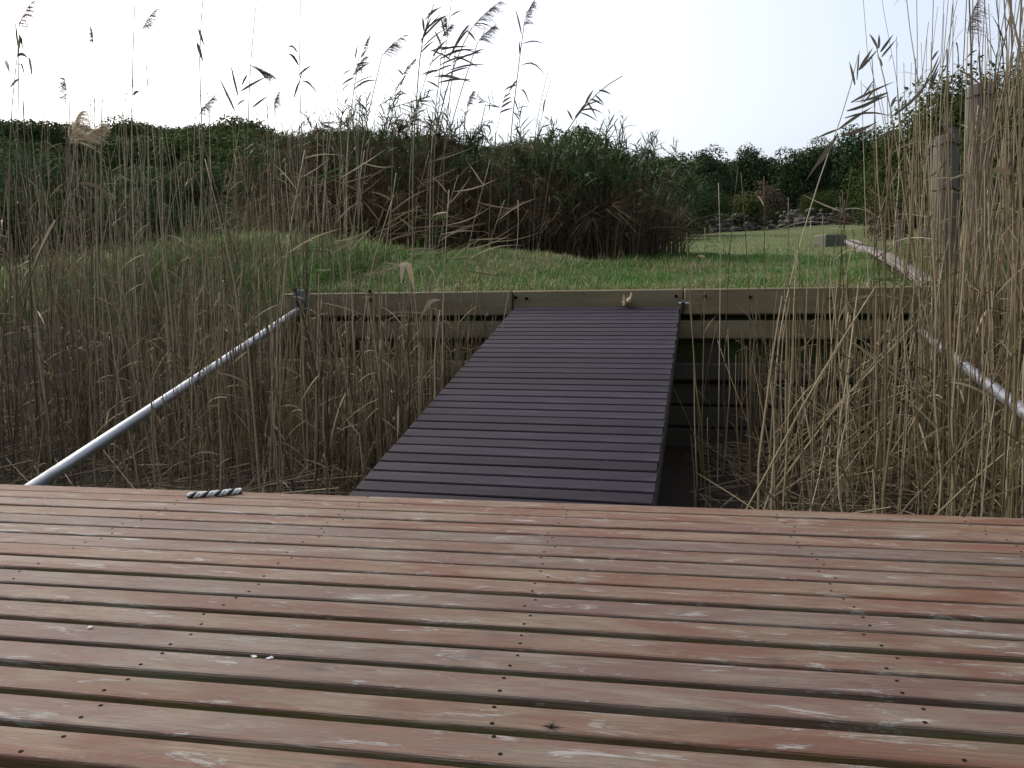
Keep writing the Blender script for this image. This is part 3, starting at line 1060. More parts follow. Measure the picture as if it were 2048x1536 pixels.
for i in range(4):
    proto('thicket', M['tree_a'], 10 + i, 4.4, 2.7, 9000, 0.085, flat=0.6, nlobe=13)
for i in range(4):
    proto('wood', M['tree_b'], 30 + i, 4.8, 2.5, 9000, 0.085, flat=0.75, nlobe=15, ragged=0.4)
for i in range(3):
    proto('olive', M['shrub_o'], 50 + i, 2.0, 1.35, 13000, 0.034, flat=0.9, nlobe=16, ragged=0.12)
for i in range(2):
    proto('bluegreen', M['shrub_g'], 60 + i, 2.0, 1.3, 11000, 0.034, flat=0.9, nlobe=14, ragged=0.12)
proto('fresh', M['shrub_y'], 70, 1.2, 1.0, 3500, 0.05, flat=0.9, nlobe=10, ragged=0.1)
proto('dead', M['shrub_d'], 80, 1.2, 0.9, 3500, 0.04, flat=1.0, nlobe=10, ragged=0.12)


def plant(key, i, name, label, cat, p, sc, rz, group=None, scz=None):
    cm, tm = protos[key][i % len(protos[key])]
    root = empty(name, tuple(p), rz)
    root.scale = (sc, sc, scz or sc)
    tag(root, label, cat, group)
    link('crown', cm, root)
    link('trunk', tm, root)
    return root


cam_r = np.array([rt.x, rt.y])
cam_f = unit(np.array([fw.x, fw.y]))
n_left = n_right = 0
cand = []
for s_ in np.arange(24, 74, 4.3):
    for u_ in np.arange(-75, 60, 4.5):
        u2, s2 = u_ + rng.uniform(-2.0, 2.0), s_ + rng.uniform(-1.8, 1.8)
        x_, y_ = xy(u2, s2)
        d_ = x_ * cam_f[0] + y_ * cam_f[1]
        l_ = (x_ * cam_r[0] + y_ * cam_r[1]) / d_
        if abs(l_) > 0.68:
            continue
        right = l_ > 0.16
        if l_ > -0.14 and s2 < 34:
            continue
        if right and s2 < 39:
            continue
        if s2 > 62 and rng.uniform() < 0.25:
            continue
        cand.append((x_, y_, right, s2))
for x_, y_, right, s2 in cand:
    z_ = ground_z(x_, y_)
    if right:
        plant('wood', n_right, 'woodland_tree', 'dark ragged tree of the wood climbing the far hill beyond the pasture', 'tree', (x_, y_, z_ - 0.1), rng.uniform(0.7, 1.05), rng.uniform(0, 6.28), 'trees of the wood beyond the pasture', rng.uniform(0.66, 1.0))
        n_right += 1
    else:
        plant('thicket', n_left, 'thicket_tree', 'low round topped tree in the dense thicket covering the far hillside', 'tree', (x_, y_, z_ - 0.2), rng.uniform(0.8, 1.25), rng.uniform(0, 6.28), 'trees of the hillside thicket', rng.uniform(0.62, 1.04))
        n_left += 1
print('trees', n_left, n_right)


def shrub(key, i, label, px, top_py, d, group=None, name='shrub', wide=1.0):
    b = at(px, 500, d)
    b = snap(b)
    tz = at(px, top_py, d)[2]
    base_h = {'olive': 2.0, 'bluegreen': 2.0, 'fresh': 1.2, 'dead': 1.2}[key]
    scz = max(0.3, (tz - b[2]) / (base_h * 0.98))
    plant(key, i, name, label, 'shrub', b - np.array([0, 0, 0.06]), scz * wide, rng.uniform(0, 6.28), group, scz)


G1 = 'olive shrubs on the steep slope behind the posts'
for i, (px, ty, d) in enumerate([(1780, 330, 19), (1835, 285, 17.5), (1890, 240, 16.5), (1950, 200, 15.5), (2010, 165, 15), (2080, 140, 15), (1990, 260, 13), (2050, 230, 12.5), (1920, 300, 14.5), (1850, 345, 16), (2120, 190, 13), (1800, 380, 17)]):
    shrub('olive', i, 'leafy olive green shrub crowding the steep slope behind the round posts', px, ty - 28, d, G1, 'slope_shrub', 1.0)
G2 = 'shrubs behind the left reed bed'
for i, (px, ty, d) in enumerate([(-40, 320, 17), (60, 330, 18), (140, 315, 16), (230, 340, 17), (320, 330, 16), (400, 345, 17), (470, 330, 17), (545, 310, 18), (290, 385, 13.5), (100, 380, 13), (440, 395, 14), (10, 390, 13)]):
    key = ('bluegreen', 'olive')[i % 2]
    lab = ('blue green shrub growing behind the left reed bed', 'olive green shrub growing behind the left reed bed')[i % 2]
    shrub(key, i, lab, px, ty, d, (G2 + ' (blue green)', G2 + ' (olive)')[i % 2], 'bank_shrub', 1.0)
shrub('bluegreen', 0, 'large blue green bush at the right end of the papyrus', 1370, 352, 19, None, 'bush', 1.15)
shrub('bluegreen', 1, 'smaller blue green bush tucked behind the papyrus end', 1330, 385, 17, None, 'bush', 1.0)
shrub('fresh', 0, 'fresh light green bush beside the stone wall', 1462, 385, 24, None, 'bush', 1.1)
shrub('fresh', 0, 'small bright green bush above the middle of the stone wall', 1555, 415, 27, None, 'bush', 0.9)
shrub('dead', 0, 'leafless brown scrub bush behind the stone wall', 1525, 365, 27.5, None, 'bush', 0.9)
shrub('dead', 0, 'brown withered bush on the grass behind the fallen timber', 1772, 395, 12.5, None, 'bush', 0.75)
shrub('dead', 0, 'low brown scrub half hiding the right stretch of the stone wall', 1690, 425, 25, None, 'bush', 1.2)
shrub('dead', 0, 'low brown scrub in front of the left end of the stone wall', 1400, 455, 21, None, 'bush', 1.2)
shrub('olive', 1, 'olive bush at the wood edge above the pasture', 1640, 380, 28, None, 'bush', 1.2)

# ------------------------------------------------------------------ papyrus clumps
def umbel_mesh(seed, dead):
    r2 = np.random.default_rng(seed)
    n = 85 if not dead else 46
    az = r2.uniform(0, 6.28, n) if not dead else r2.uniform(0, 6.28) + r2.normal(size=n) * 1.3
    el = (np.clip(0.85 + r2.normal(size=n) * 0.42, -0.3, 1.5)) if not dead else r2.uniform(-1.3, 0.6, n)
    L = r2.uniform(0.13, 0.34, n) * (1.0 if not dead else r2.uniform(0.5, 1.2, n))
    h = np.stack([np.cos(az), np.sin(az), 0 * az], -1)
    d0 = h * np.cos(el)[:, None] + np.array([0, 0, 1.0]) * np.sin(el)[:, None]
    t = np.linspace(0, 1, 4)
    sag = (0.38 if not dead else 0.75) * r2.uniform(0.5, 1.5, n)
    P = d0[:, None, :] * (L[:, None] * t)[..., None]
    P[..., 2] -= (sag * L)[:, None] * t ** 2
    side = unit(np.cross(d0, [0, 0, 1.0]) + r2.normal(size=(n, 3)) * 0.4)
    mb = MB()
    wd = np.array([0.006, 0.009, 0.007, 0.001]) * (1.0 if not dead else 0.8)
    mb.ribbons(P, wd, side, r2.uniform(0, 0.95, n))
    return mb.mesh('umbel', M['papdead'] if dead else M['papgreen'])


def shoot_mesh(seed):
    r2 = np.random.default_rng(seed)
    n = 16
    q = np.linspace(0.0, 1.0, n)
    base = np.stack([0.03 * np.sin(q * 2), 0.03 * q, -0.30 + 0.5 * q], -1)
    az = np.arange(n) * 2.6 + r2.normal(size=n) * 0.5
    el = r2.uniform(0.5, 1.25, n)
    L = r2.uniform(0.16, 0.34, n) * (1.1 - 0.4 * q)
    d0 = np.stack([np.cos(az) * np.cos(el), np.sin(az) * np.cos(el), np.sin(el)], -1)
    t = np.linspace(0, 1, 5)
    P = base[:, None, :] + d0[:, None, :] * (L[:, None] * t)[..., None]
    P[..., 2] -= (L * r2.uniform(0.1, 0.5, n))[:, None] * t ** 2.2
    mb = MB().tubes([base], np.linspace(0.006, 0.002, n), 4, 0.4)
    mb.ribbons(P, np.array([0.008, 0.017, 0.016, 0.010, 0.001]), np.cross(d0, [0, 0, 1.0]) + r2.normal(size=(n, 3)) * 0.3, r2.uniform(0, 0.95, n))
    return mb.mesh('shoot', M['papgreen'])


SHOOT = [shoot_mesh(60 + i) for i in range(5)]
UMB_G = [umbel_mesh(i, False) for i in range(4)]
UMB_D = [umbel_mesh(20 + i, True) for i in range(4)]


def papyrus(label, px, top_py, d, rad, n_green, n_dead, seed):
    r2 = np.random.default_rng(seed)
    b = snap(at(px, 490, d))
    H = at(px, top_py, d)[2] - b[2] - 0.12
    root = empty('papyrus_clump', tuple(b), 0)
    tag(root, label, 'papyrus', 'papyrus clumps on the lawn')
    Pl, Tn = [], []
    for k in range(n_green + n_dead + 20):
        az = r2.uniform(0, 6.28)
        q = r2.uniform(0, 1)
        out = rad * (0.15 + 0.95 * math.sqrt(q))
        dead = k >= n_green
        bare = k >= n_green + n_dead
        h = H * (1.0 - 0.45 * q ** 1.5 + r2.normal() * 0.10)
        if dead:
            h = H * r2.uniform(0.25, 0.98)
            out = rad * r2.uniform(0.3, 1.15)
            # dead heads hang on the side facing the light and the lawn
            az = r2.uniform(3.3, 6.1) if r2.uniform() < 0.5 else az
        b0 = np.array([math.cos(az), math.sin(az), 0]) * rad * 0.35 * r2.uniform(0, 1)
        tip = np.array([math.cos(az) * out, math.sin(az) * out, h])
        mid = b0 * 0.5 + tip * 0.5 + np.array([-math.cos(az) * 0.05, -math.sin(az) * 0.05, H * 0.07])
        t = np.linspace(0, 1, 5)[:, None]
        P = b0 * (1 - t) ** 2 + 2 * mid * t * (1 - t) + tip * t ** 2
        P[0, 2] = -0.05
        if bare:
            tip = P[-1] + np.array([math.cos(az), math.sin(az), 0]) * 0.3 * rad
        Pl.append(P)
        Tn.append(0.25 + 0.25 * r2.uniform() + (0.3 if dead else 0))
        if not bare:
            shoot = (not dead) and (k % 3 != 0 or h > 0.9 * H)
            o = link('shoot' if shoot else 'umbel', SHOOT[k % 5] if shoot else (UMB_D if dead else UMB_G)[k % 4], root)
            o.location = P[-1]
            o.rotation_euler = (r2.normal() * (0.75 if dead else 0.45), r2.normal() * (0.75 if dead else 0.45), r2.uniform(0, 6.28))
            s_ = r2.uniform(0.75, 1.2) * (0.9 if not dead else 0.95)
            o.scale = (s_, s_, s_)
    MB().tubes(Pl, np.linspace(0.011, 0.005, 5), 4, np.array(Tn)).build('culms', M['culm'], root)['kind'] = 'stuff'
    # arching dead blades filling the foot of the clump
    n = 420
    az = r2.uniform(0, 6.28, n)
    r0 = rad * np.sqrt(r2.uniform(0, 1, n)) * 0.9
    P0 = np.stack([np.cos(az) * r0, np.sin(az) * r0, 0 * az - 0.02], -1)
    L = H * r2.uniform(0.3, 1.0, n)
    lean = r2.uniform(0.0, 1.25, n)
    az = az + r2.normal(size=n) * 1.5
    t = np.linspace(0, 1, 5)
    out = np.stack([np.cos(az), np.sin(az), 0 * az], -1)
    P = P0[:, None, :] + out[:, None, :] * (L * lean)[:, None, None] * (t ** 1.7)[None, :, None]
    P[..., 2] += (L * (1 - 0.3 * lean))[:, None] * np.sin(t * np.pi * 0.5) - (L * lean * 0.4)[:, None] * t ** 3
    MB().ribbons(P, np.array([0.010, 0.010, 0.009, 0.006, 0.001]), np.cross(out, [0, 0, 1.0]) + r2.normal(size=(n, 3)) * 0.3, r2.uniform(0, 0.95, n)).build('dead_blades', M['papdead'], root)['kind'] = 'stuff'
    return root


papyrus('brown withered papyrus clump at the left end of the row', 585, 255, 11.2, 0.7, 18, 34, 1)
papyrus('papyrus clump green on top next to the brown withered end clump', 665, 240, 11.0, 0.6, 30, 24, 2)
papyrus('papyrus clump with dead heads left of the tallest papyrus', 745, 232, 10.8, 0.6, 34, 16, 3)
papyrus('tallest green papyrus clump with plumed reeds rising from it', 830, 215, 10.6, 0.62, 44, 12, 4)
papyrus('papyrus clump with brown hanging heads right of the tallest papyrus', 915, 240, 10.4, 0.62, 36, 18, 5)
papyrus('lower papyrus clump with many drooping brown heads mid row', 1010, 275, 10.2, 0.65, 26, 26, 6)
papyrus('papyrus clump mixed green and brown beside the dense dark end clumps', 1105, 285, 10.0, 0.66, 38, 22, 7)
papyrus('dense dark green papyrus clump near the right end of the row', 1205, 280, 9.9, 0.68, 64, 12, 8)
papyrus('spreading papyrus clump at the right end of the row above the pasture', 1290, 312, 10.3, 0.62, 56, 10, 9)
papyrus('papyrus clump set back behind the gap left of the tallest one', 790, 250, 11.9, 0.7, 36, 8, 10)
papyrus('papyrus clump set back behind the drooping brown heads', 1060, 285, 11.4, 0.75, 36, 10, 11)

# ------------------------------------------------------------------ grass
def grass_patch(n, u_rng, s_rng, lmin, lmax, wid, dry, seed, keep=None, lean=0.8):
    r2 = np.random.default_rng(seed)
    u = r2.uniform(*u_rng, n)
    s = s_rng[0] + (s_rng[1] - s_rng[0]) * r2.uniform(0, 1, n) ** 1.25
    # tufts
    k = n // 3
    cu, cs = r2.uniform(*u_rng, 260), r2.uniform(*s_rng, 260)
    w = r2.integers(0, 260, k)
    u[:k] = np.clip(cu[w] + r2.normal(size=k) * 0.07, *u_rng)
    s[:k] = np.clip(cs[w] + r2.normal(size=k) * 0.07, *s_rng)
    tuft = np.zeros(n)
    tuft[:k] = 1
    if keep is not None:
        m_ = keep(u, s)
        u, s, tuft = u[m_], s[m_], tuft[m_]
    n = len(u)
    x, y = xy(u, s)
    z = height(u, s)
    az = r2.uniform(0, 6.28, n)
    L = r2.uniform(lmin, lmax, n) * (1 + 0.45 * tuft) * (0.8 + 0.5 * np.clip(wave(u, s, 31, 2.2) + 0.5, 0, 1.2))
    ln = r2.uniform(0.1, lean, n)
    h = np.stack([np.cos(az), np.sin(az), 0 * az], -1)
    t = np.array([0, 0.5, 1.0])
    P = np.stack([x, y, z - 0.01], -1)[:, None, :] + h[:, None, :] * (L * ln)[:, None, None] * (t ** 1.6)[None, :, None]
    P[..., 2] += (L * np.sqrt(np.clip(1 - 0.5 * ln ** 2, 0.2, 1)))[:, None] * (t - 0.25 * ln[:, None] * t ** 2)
    patch = wave(u, s, 33, 1.4) * 0.5 + 0.5 * wave(u, s, 35, 4.0)
    isdry = (r2.uniform(0, 1, n) < np.clip(dry + 0.5 * patch, 0.03, 0.9))
    tint = np.where(isdry, r2.uniform(0.66, 0.95, n), r2.uniform(0.0, 0.6, n))
    side = np.stack([-np.sin(az), np.cos(az), 0 * az], -1)
    return P, wid * np.array([1.0, 0.8, 0.08]), side, tint


gmat = M['grass']
# the grass tint must be absolute, so it skips the per-object random
gm2 = Mat('lawn grass blades')
gc = gm2.ramp(gm2.attr('tint'), [(0.0, (0.036, 0.100, 0.016)), (0.35, (0.060, 0.142, 0.024)), (0.6, (0.095, 0.160, 0.036)), (0.66, (0.15, 0.14, 0.055)), (0.82, (0.245, 0.205, 0.115)), (0.95, (0.33, 0.285, 0.18)), (1.0, (0.33, 0.285, 0.18))])
gm2.colour(gc).s(Roughness=0.55)
gm2.b.inputs['Specular IOR Level'].default_value = 0.25
gtr = gm2.n('ShaderNodeBsdfTranslucent')
gm2.l(gc, gtr.inputs['Color'])
gmx = gm2.n('ShaderNodeMixShader')
gmx.inputs[0].default_value = 0.3
gm2.l(gm2.b.outputs[0], gmx.inputs[1])
gm2.l(gtr.outputs[0], gmx.inputs[2])
gm2.l(gmx.outputs[0], gm2.out.inputs['Surface'])
M['blades'] = gm2.m
lawn_mb = MB()
lawn_mb.ribbons(*grass_patch(62000, (U_END, 4.8), (0.17, 5.2), 0.022, 0.05, 0.006, 0.14, 1))
lawn_mb.ribbons(*grass_patch(9000, (U_END, 4.6), (0.16, 0.5), 0.025, 0.06, 0.006, 0.4, 2))
lawn_mb.ribbons(*grass_patch(6000, (-1.9, -0.3), (0.7, 3.2), 0.03, 0.07, 0.006, 0.3, 12, keep=lambda u, s: ((u + 1.1) / 0.8) ** 2 + ((s - 1.9) / 1.2) ** 2 + 0.5 * wave(u, s, 61, 3.0) < 0.8))
lawn_mb.ribbons(*grass_patch(16000, (-4, 9), (5.0, 13), 0.02, 0.045, 0.010, 0.2, 3))
lawn_mb.ribbons(*grass_patch(22000, (U_END, 4.8), (0.2, 4.2), 0.03, 0.085, 0.006, 0.75, 14, keep=lambda u, s: wave(u, s, 71, 2.6) + 0.7 * wave(u, s, 72, 7.0) > 0.42, lean=1.3))
lawn_mb.ribbons(*grass_patch(6000, (U_END, 4.8), (0.2, 4.6), 0.07, 0.15, 0.007, 0.1, 15, keep=lambda u, s: wave(u, s, 81, 3.4) + 0.7 * wave(u, s, 82, 9.0) > 0.6))
tag(lawn_mb.build('lawn_grass', M['blades']), 'short green lawn grass with dry tufts behind the retaining wall', 'grass', kind='stuff')
bank_mb = MB()
bank_mb.ribbons(*grass_patch(30000, (-9, U_END + 0.1), (0.9, 5.5), 0.05, 0.13, 0.008, 0.3, 4))
bank_mb.ribbons(*grass_patch(7000, (-8, U_END), (0.3, 2.2), 0.10, 0.26, 0.007, 0.35, 5, lean=1.2))
tag(bank_mb.build('bank_grass', M['blades']), 'long mixed green and straw coloured grass on the left bank', 'grass', kind='stuff')

# ------------------------------------------------------------------ reeds
WIND = unit(np.array([UV[0], UV[1], 0.1]))


def stem_path(r2, L, lean, az, bow=0.06, k=6):
    t = np.linspace(0, 1, k)
    h = np.array([math.cos(az), math.sin(az), 0])
    b = r2.normal() * bow
    side = np.array([-h[1], h[0], 0])
    P = np.outer(t * L * math.cos(lean), [0, 0, 1]) + np.outer(L * math.sin(lean) * t ** 1.3, h)
    P += np.outer(np.sin(t * np.pi) * b * L, side) + r2.normal(size=(k, 3)) * np.array([0.004, 0.004, 0]) * L
    P[0] = (0, 0, -0.04)
    return P


def leaf_path(r2, p0, d, L, droop, k=6):
    t = np.linspace(0, 1, k)
    P = p0 + np.outer(t * L, d)
    P[:, 2] -= droop * L * t ** 2.2
    return P


LEAFW = np.array([0.45, 0.9, 1.0, 0.8, 0.45, 0.03])


def random_reed(r2, L, r0, nleaf, plume=False, lean=None, broken=False):
    """returns stem path, radii, leaf list and plume flag"""
    lean = abs(r2.normal()) * 0.09 if lean is None else lean
    az = r2.uniform(0, 6.28)
    P = stem_path(r2, L, lean, az, 0.025)
    if broken:
        d = unit(np.array([r2.normal(), r2.normal(), -0.5 + r2.normal() * 0.4]))
        P[-1] = P[-2] + d * L * 0.07
    Rr = np.linspace(r0, r0 * 0.5, len(P))
    leaves = []
    for _ in range(nleaf):
        t = r2.uniform(0.25, 0.98)
        i = t * (len(P) - 1)
        a = int(min(i, len(P) - 2))
        p0 = P[a] + (P[a + 1] - P[a]) * (i - a)
        az = r2.uniform(0, 6.28)
        el = r2.uniform(-0.9, 1.0)
        d = np.array([math.cos(az) * math.cos(el), math.sin(az) * math.cos(el), math.sin(el)])
        LL = r2.uniform(0.10, 0.30)
        leaves.append((leaf_path(r2, p0, d, LL, r2.uniform(0.05, 0.7)), r2.uniform(0.005, 0.012), unit(np.cross(d, [0.1, 0.2, 1.0]) + r2.normal(size=3) * 0.5)))
    return P, Rr, leaves


def plume_geo(mb, r2, base, axis, L, side, fluff=1.0, width=0.38, n=46, tint=None):
    """one-sided nodding reed plume of many fine branchlets"""
    axis = unit(axis)
    side = unit(side)
    t = np.linspace(0, 1, 6)
    rach = base + np.outer(t * L, axis) + np.outer(t ** 2.2 * L * 0.22, side)
    mb.tubes([rach], np.linspace(0.0028, 0.001, 6), 3, 0.1)
    q = np.sort(r2.uniform(0, 1, n)) ** 0.9
    p0 = np.stack([np.interp(q, t, rach[:, i]) for i in range(3)], -1)
    bl = L * width * (0.45 + 0.75 * (1 - q)) * r2.uniform(0.6, 1.15, n)
    sd = unit(axis * r2.uniform(0.5, 1.0, (n, 1)) + side * r2.uniform(0.1, 1.0, (n, 1)) * 1.0 + r2.normal(size=(n, 3)) * 0.33)
    tt = np.linspace(0, 1, 5)
    P = p0[:, None, :] + sd[:, None, :] * (bl[:, None] * tt)[..., None]
    P = P + side[None, None, :] * (bl[:, None] * 0.35 * tt ** 2)[..., None]
    P[..., 2] -= bl[:, None] * 0.55 * tt ** 2.2
    w = np.array([0.002, 0.005, 0.006, 0.004, 0.001]) * fluff
    mb.ribbons(P, w, np.cross(sd, r2.normal(size=(n, 3))), r2.uniform(0, 0.95, n))
    # hairs
    m = n * 3
    j = r2.integers(0, n, m)
    k_ = r2.integers(1, 5, m)
    h0 = P[j, k_]
    hd = unit(sd[j] * 0.6 + r2.normal(size=(m, 3)) * 0.6)
    hl = L * 0.09 * r2.uniform(0.5, 1.3, m)
    HP = np.stack([h0, h0 + hd * hl[:, None]], 1)
    mb.ribbons(HP, np.array([0.004, 0.001]) * fluff, np.cross(hd, r2.normal(size=(m, 3))), r2.uniform(0, 0.95, m))


def hero_reed(label, pix, d, r0=0.004, leaves=(), plume=None, pale=False, green=False, name='reed', group=None, lw=0.014):
    dark = max(p[1] for p in pix[-1:]) < 240 and name == 'reed'  # reeds tipped against the sky get the painted silhouette leaf colour
    if d > 8:
        lw = 0.021
        r0 = r0 * 1.5
    elif dark:
        lw = lw * 1.05
        r0 = r0 * 1.15
    """a reed traced through photo pixels at its own distance, rooted in the ground below"""
    r2 = np.random.default_rng(abs(hash((pix[0], len(pix)))) % 100000)
    pts = np.array([at(x, y, d) for x, y in pix])
    foot = pts[0].copy()
    gz = ground_z(foot[0], foot[1])
    lower = pts[0] - (pts[1] - pts[0]) / max(1e-3, (pts[1] - pts[0])[2]) * 0.25 * (pts[0][2] - gz)
    foot = np.array([lower[0], lower[1], ground_z(lower[0], lower[1]) - 0.03])
    pts = np.vstack([foot, pts])
    # resample smoothly
    seg_ = np.concatenate([[0], np.cumsum(np.linalg.norm(np.diff(pts, axis=0), axis=1))])
    q = np.linspace(0, seg_[-1], 14)
    P = np.stack([np.interp(q, seg_, pts[:, i]) for i in range(3)], -1)
    for _ in range(2):
        P[1:-1] = 0.25 * P[:-2] + 0.5 * P[1:-1] + 0.25 * P[2:]
    root = empty(name, tuple(foot))
    tag(root, label, 'reed', group)
    P = P - foot
    MB().tubes([P], np.linspace(r0, r0 * 0.55, 14), 6, 0.3).build('stem', M['reed'], root, True)
    for (x0, y0, x1, y1, *ex) in leaves:
        a = at(x0, y0, d) - foot
        b = at(x1, y1, d + r2.uniform(-0.12, 0.12)) - foot
        L = np.linalg.norm(b - a)
        sag = ex[0] if ex else 0.06
        t = np.linspace(0, 1, 6)
        LP = a + np.outer(t, b - a)
        LP[:, 2] += np.sin(t * np.pi) * L * sag
        sd_ = unit(np.cross(unit(b - a), np.array([fw.x, fw.y, fw.z])) + r2.normal(size=3) * 0.25)
        MB().ribbons([LP], LEAFW * lw * r2.uniform(0.8, 1.3), [sd_], 0.3).build('leaf', M['leafgreen'] if green else (M['leaf_backlit'] if dark else M['leafdry']), root)
    if plume:
        (bx, by, tx, ty, sx, *pw) = plume
        mb = MB()
        a, b = at(bx, by, d) - foot, at(tx, ty, d) - foot
        plume_geo(mb, r2, a, b - a, np.linalg.norm(b - a), np.array([rt.x, rt.y, 0.0]) * (1 if sx >= 0 else -1) + np.array([0, 0, -0.2]), 1.0 if d > 7 else 0.62, pw[0] if pw else 0.42, 95 if not pale else 150)
        mb.build('plume', M['plumepale'] if pale else M['plume'], root)
    return root


W_ = lambda x, y, dx, dy, s=0.06: (x, y, x + dx, y + dy, s)
# reeds rising out of the papyrus
hero_reed('plumed reed leaning right above the papyrus, its plume nodding', [(722, 300), (745, 190), (765, 108)], 8.8, 0.005, [W_(735, 225, -28, -30)], (765, 110, 797, 68, 1, 0.45), group=None)
hero_reed('leafy reed with ragged wind blown leaves over the left papyrus', [(694, 300), (706, 190), (718, 110)], 8.9, 0.005,
          [W_(705, 170, 52, -20), W_(706, 180, 50, -18, 0.15), W_(708, 155, -28, 18), W_(700, 140, -16, 12), W_(712, 130, 26, -5), W_(706, 150, 40, -28), W_(698, 165, -18, 25), W_(710, 118, 6, -30)], (706, 150, 722, 112, 1, 0.4))
hero_reed('slim reed with a small dark spikelet above the papyrus', [(716, 260), (724, 115), (730, 95)], 9.2, 0.003, [W_(722, 115, 12, -16)], (728, 98, 733, 72, 1, 0.25))
hero_reed('tall reed fringed with upswept leaves at the centre of the sky', [(826, 300), (840, 100), (850, 45), (868, 8)], 8.7, 0.006,
          [W_(843, 85, 22, -55), W_(846, 70, 40, -45), W_(850, 60, 45, -30), W_(845, 95, 52, -40), W_(842, 80, 60, -55), W_(850, 40, 35, -28), W_(848, 62, -3, -30), W_(842, 105, 30, -25), W_(855, 30, 28, -15)])
hero_reed('reed with the longest one sided plume sweeping to the right', [(858, 320), (900, 150), (930, 75), (944, 55)], 8.8, 0.006,
          [W_(905, 100, 38, -48), W_(910, 90, 30, -45), W_(895, 120, 44, -62), W_(920, 72, 22, -24), W_(900, 95, -45, 10), W_(935, 62, 18, 22)], (942, 58, 982, 3, 1, 0.42))
hero_reed('bare thin reed rising straight past the top of the sky', [(868, 300), (888, 120), (898, 50), (906, -30)], 8.9, 0.004, [W_(902, 32, 24, -12), W_(890, 70, -10, -40)], (893, 62, 898, 35, -1, 0.5))
hero_reed('reed whose plume curls over to the right like a hook', [(880, 330), (930, 155), (956, 84)], 8.6, 0.005, [W_(935, 135, -60, 25), W_(940, 110, 30, -12), W_(928, 160, -70, -5)], (956, 84, 980, 50, 1, 0.55))
hero_reed('reed with long level leaves crossing its neighbours', [(862, 300), (878, 160), (884, 90)], 8.8, 0.005,
          [W_(880, 130, 70, -20), W_(880, 118, 75, -18, 0.1), W_(882, 100, 60, -5), W_(878, 140, -40, 12), W_(878, 165, 72, -4), W_(876, 150, 60, 14), W_(880, 108, -20, -8), W_(878, 175, -30, -14), W_(882, 90, -14, -30)])
hero_reed('reed with criss cross leaves just under the hooked plume', [(888, 300), (905, 140), (912, 98)], 8.9, 0.005,
          [W_(906, 112, 58, 28), W_(905, 102, 62, 12, 0.12), W_(904, 125, 68, -22), W_(900, 140, 75, -10), W_(900, 158, 48, 8), W_(904, 130, -40, 18), W_(902, 120, -36, -18)])
hero_reed('reed leaning behind the leafy pair, its tip frayed', [(820, 320), (838, 190), (868, 110), (890, 62)], 9.0, 0.004, [W_(850, 150, 38, -12), W_(858, 130, 40, -30), W_(866, 112, 30, -34)], (884, 75, 898, 48, 1, 0.4))
hero_reed('spindly reed with a thin ragged head left of the leafy reeds', [(786, 260), (800, 170), (820, 120)], 9.1, 0.003, [W_(800, 170, 14, -22), W_(806, 150, -12, -12)], (806, 150, 822, 118, 1, 0.2))
hero_reed('lone upright reed with a bushy brown plume against white sky', [(1020, 280), (1036, 140), (1048, 50)], 8.6, 0.005,
          [W_(1044, 88, 46, 0, 0.12), W_(1040, 110, -2, -30), W_(1043, 68, -13, -52), W_(1041, 132, 52, 22, 0.25), W_(1034, 160, -18, 28), W_(1036, 182, 24, 30, 0.3), W_(1032, 170, -26, 12)], (1047, 52, 1056, 1, 1, 0.34))
hero_reed('first of two crossed bare reeds right of the bushy plumed reed', [(1066, 290), (1082, 200), (1097, 140)], 8.8, 0.003)
hero_reed('second of two crossed bare reeds, leaning further, by the bushy plumed reed', [(1074, 290), (1088, 205), (1102, 160)], 8.8, 0.003, [W_(1086, 225, 4, -28)])
hero_reed('reed bent far over to the right with leaves streaming from it', [(1108, 300), (1150, 235), (1200, 178), (1222, 158), (1245, 152)], 8.4, 0.005,
          [W_(1160, 225, 38, 20), W_(1165, 215, 40, -14), W_(1175, 205, 20, 35), W_(1180, 198, 28, 14), W_(1190, 190, 20, 22), W_(1150, 235, 30, -30), W_(1155, 230, 22, -28), W_(1170, 210, 18, -32), W_(1145, 240, -12, -22), W_(1198, 180, 26, 10), W_(1160, 222, 50, 8, 0.15)])
hero_reed('small leafy reed with pale tip left of the bushy plumed reed', [(985, 300), (1000, 230), (1012, 185)], 9.0, 0.003, [W_(1003, 215, 24, -14), W_(1005, 205, 20, -12), W_(1000, 225, 28, -8), W_(1008, 195, 16, -10)])
hero_reed('reed with a faint feathery plume at the papyrus edge', [(925, 300), (932, 230), (936, 205)], 9.4, 0.003, [], (934, 212, 940, 182, 1, 0.4))
# reeds of the left bed against the sky
hero_reed('tall straight reed of the left bed, leafless to the top of the sky', [(272, 620), (262, 300), (265, 120), (271, -30)], 5.0, 0.0042, [W_(266, 190, 14, -8)])
hero_reed('tall crooked reed with two dark folded leaves near its top', [(384, 560), (412, 330), (394, 130), (408, -30)], 4.9, 0.0042, [W_(397, 58, 12, 36, 0.02), W_(394, 86, 13, 40, 0.02)], lw=0.018)
hero_reed('tall thin reed with ragged scraps of leaf halfway up the sky', [(606, 330), (597, 140), (602, -30)], 5.4, 0.0036, [W_(598, 165, -12, 38), W_(598, 165, 8, -22), W_(600, 165, 32, 20, 0.25), W_(597, 130, -24, -22, 0.2), W_(598, 150, 28, -20)])
hero_reed('reed with a dark brush like plume and stiff crossed leaves', [(494, 330), (498, 150), (508, 40), (516, -30)], 5.6, 0.004,
          [W_(470, 222, -34, -72, 0.0), W_(476, 192, -16, -68, 0.0), W_(482, 182, 54, -30, 0.02), W_(490, 200, -18, 14), W_(505, 215, 32, -24, 0.02), W_(494, 150, -12, 26)], (500, 130, 532, 148, 1, 0.7))
